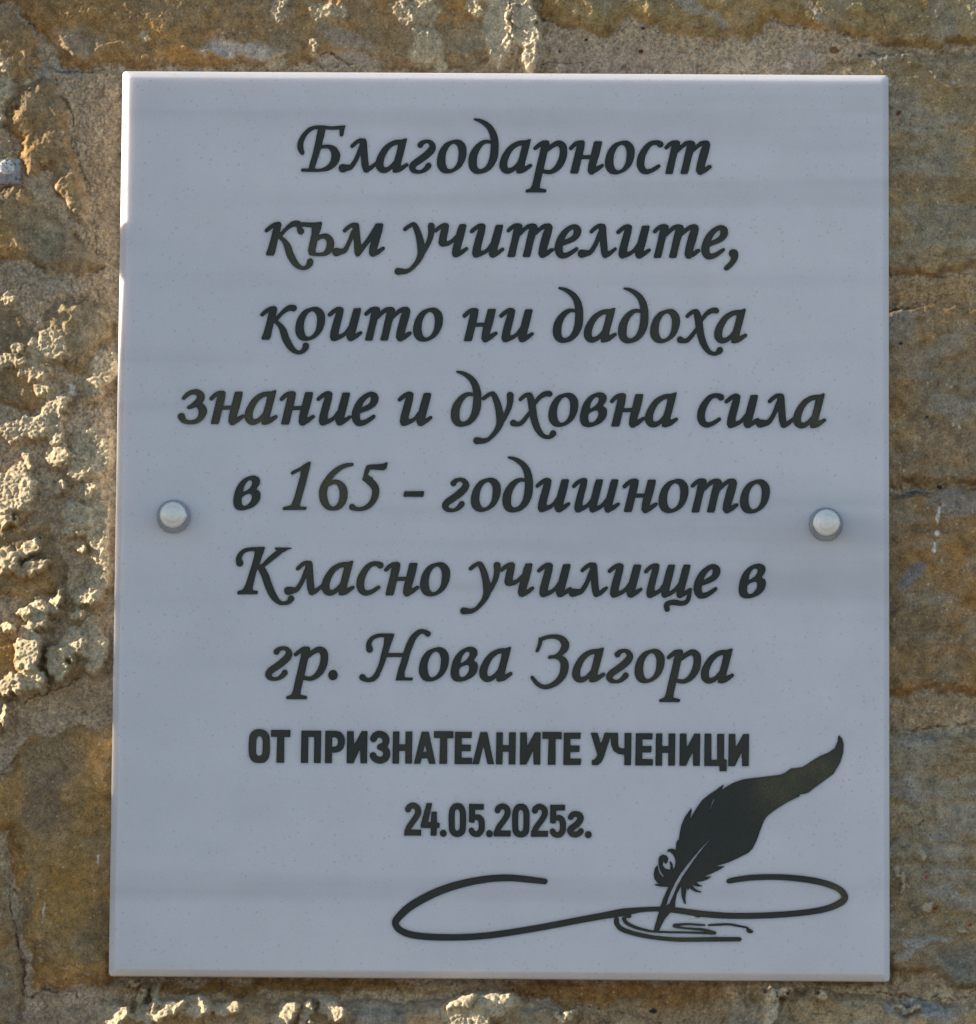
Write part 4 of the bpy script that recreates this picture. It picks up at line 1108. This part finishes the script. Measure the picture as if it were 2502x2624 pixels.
READ = {'line_1': 'Благодарност', 'line_2': 'към учителите,', 'line_3': 'които ни дадоха', 'line_4': 'знание и духовна сила', 'line_5': 'в 165 - годишното', 'line_6': 'Класно училище в', 'line_7': 'гр. Нова Загора',
        'line_8': 'ОТ ПРИЗНАТЕЛНИТЕ УЧЕНИЦИ in bold capitals', 'line_9': 'date 24.05.2025г. in bold figures'}
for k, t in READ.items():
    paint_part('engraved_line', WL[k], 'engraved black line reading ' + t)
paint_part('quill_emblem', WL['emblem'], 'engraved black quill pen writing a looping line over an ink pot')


# ------------------------------------------------------------------ domed fixing caps on the plaque
def lathe(prof, n=48):
    vs, fs = [], []
    for r, y in prof:
        for k in range(n):
            a = 2 * math.pi * k / n
            vs.append((r * math.cos(a), -y, r * math.sin(a)))
    for i in range(len(prof) - 1):
        for k in range(n):
            j = (k + 1) % n
            fs.append((i * n + k, i * n + j, (i + 1) * n + j, (i + 1) * n + k))
    fs.append(tuple((len(prof) - 1) * n + k for k in range(n)))
    return vs, fs


flange = [(0.0107, 0.0), (0.0108, 0.0012), (0.0105, 0.0022), (0.0098, 0.0032), (0.0091, 0.0055), (0.0087, 0.0092)]
dome = [(0.0084, 0.0085), (0.0085, 0.0100), (0.0082, 0.0110), (0.0076, 0.0117), (0.0067, 0.0121), (0.0063, 0.01205), (0.0053, 0.0128), (0.0037, 0.0135), (0.0033, 0.0134), (0.0018, 0.0139), (0.0005, 0.0140)]
for (px, py, side) in ((445.4, 1323.8, 'left'), (2117, 1343.8, 'right')):
    c = to_plane([(px, py)], 0.0)[0]
    v, f = lathe(flange)
    v = [(a[0] + c[0] - ORG[0], a[1] - ORG[1], a[2] + c[1] - ORG[2]) for a in v]
    cap = mesh_obj('fixing_cap', v, f, M_METAL, plaque, True)
    cap['label'] = 'round satin metal fixing cap at the %s edge of the plaque' % side
    v, f = lathe(dome)
    v = [(a[0] + c[0] - ORG[0], a[1] - ORG[1], a[2] + c[1] - ORG[2]) for a in v]
    mesh_obj('domed_head', v, f, M_DOME, cap, True)

# ------------------------------------------------------------------ small bolted steel plate at the picture's left edge
c = to_plane([(14, 438)], 0.012)[0]
plate = empty('anchor_plate', (c[0], 0.0165, c[1]))
tag(plate, 'small square painted steel plate with rusty lower edge bolted to the stone wall', 'metal plate')
bm = bmesh.new()
bmesh.ops.create_cube(bm, size=1)
bmesh.ops.scale(bm, vec=(0.0183, 0.0030, 0.0172), verts=bm.verts)
bmesh.ops.bevel(bm, geom=bm.edges[:], offset=0.0005, segments=2, affect='EDGES')
me = bpy.data.meshes.new('plate_body')
bm.to_mesh(me); bm.free()
me.materials.append(M_PLATE)
o = bpy.data.objects.new('plate_body', me); col.objects.link(o); o.parent = plate
v, f = lathe([(0.0052, 0.001), (0.0052, 0.0042), (0.0046, 0.0052), (0.0035, 0.0056), (0.0005, 0.0057)], 9)
b = mesh_obj('bolt_head', v, f, M_BOLT, plate)
b.location = (0.0006, -0.0, 0.0026)
b.rotation_euler = (0, math.radians(17), 0)

# ------------------------------------------------------------------ added, unseen pipe on the wall, just left of the picture: it screens the plaque's face from the low sun
def blocker():
    n, r = 32, 0.055
    gap = [(0.0, 0.012), (1.772, 0.012), (1.787, -0.0034), (2.00, -0.0034), (2.067, -0.0026), (2.096, -0.0013), (2.145, 0.0005), (2.167, 0.0024), (2.271, 0.0065), (4.2, 0.010)]    # back of the added blocker, metres in front of the plaque's face

    def tube(rings, name, mat, parent=None):
        vs, fs = [], []
        for (x, y, z, rr) in rings:
            for k in range(n):
                a = 2 * math.pi * k / n
                vs.append((x + rr * math.cos(a), y + rr * math.sin(a), z))
        for i in range(len(rings) - 1):
            for k in range(n):
                j = (k + 1) % n
                fs.append((i * n + k, i * n + j, (i + 1) * n + j, (i + 1) * n + k))
        return mesh_obj(name, vs, fs, mat, parent, True)
    m = plain_mat('grey_zinc', (0.32, 0.32, 0.31), 0.5)
    o = tube([(-0.470, -g - r, z, r) for z, g in gap], 'sun_blocker', m)
    tag(o, 'unseen grey vertical pipe held off the stone wall beside the plaque', 'blocker')
    g = 0.0010
    c = tube([(-0.470, -g - r, z, rr) for z, rr in ((2.1455, r), (2.1456, r + 0.006), (2.1659, r + 0.006), (2.166, r))], 'blocker_collar', m, o)  # added to cast the break in the sunlit left rim


BLOCKER = True
if BLOCKER:
    blocker()
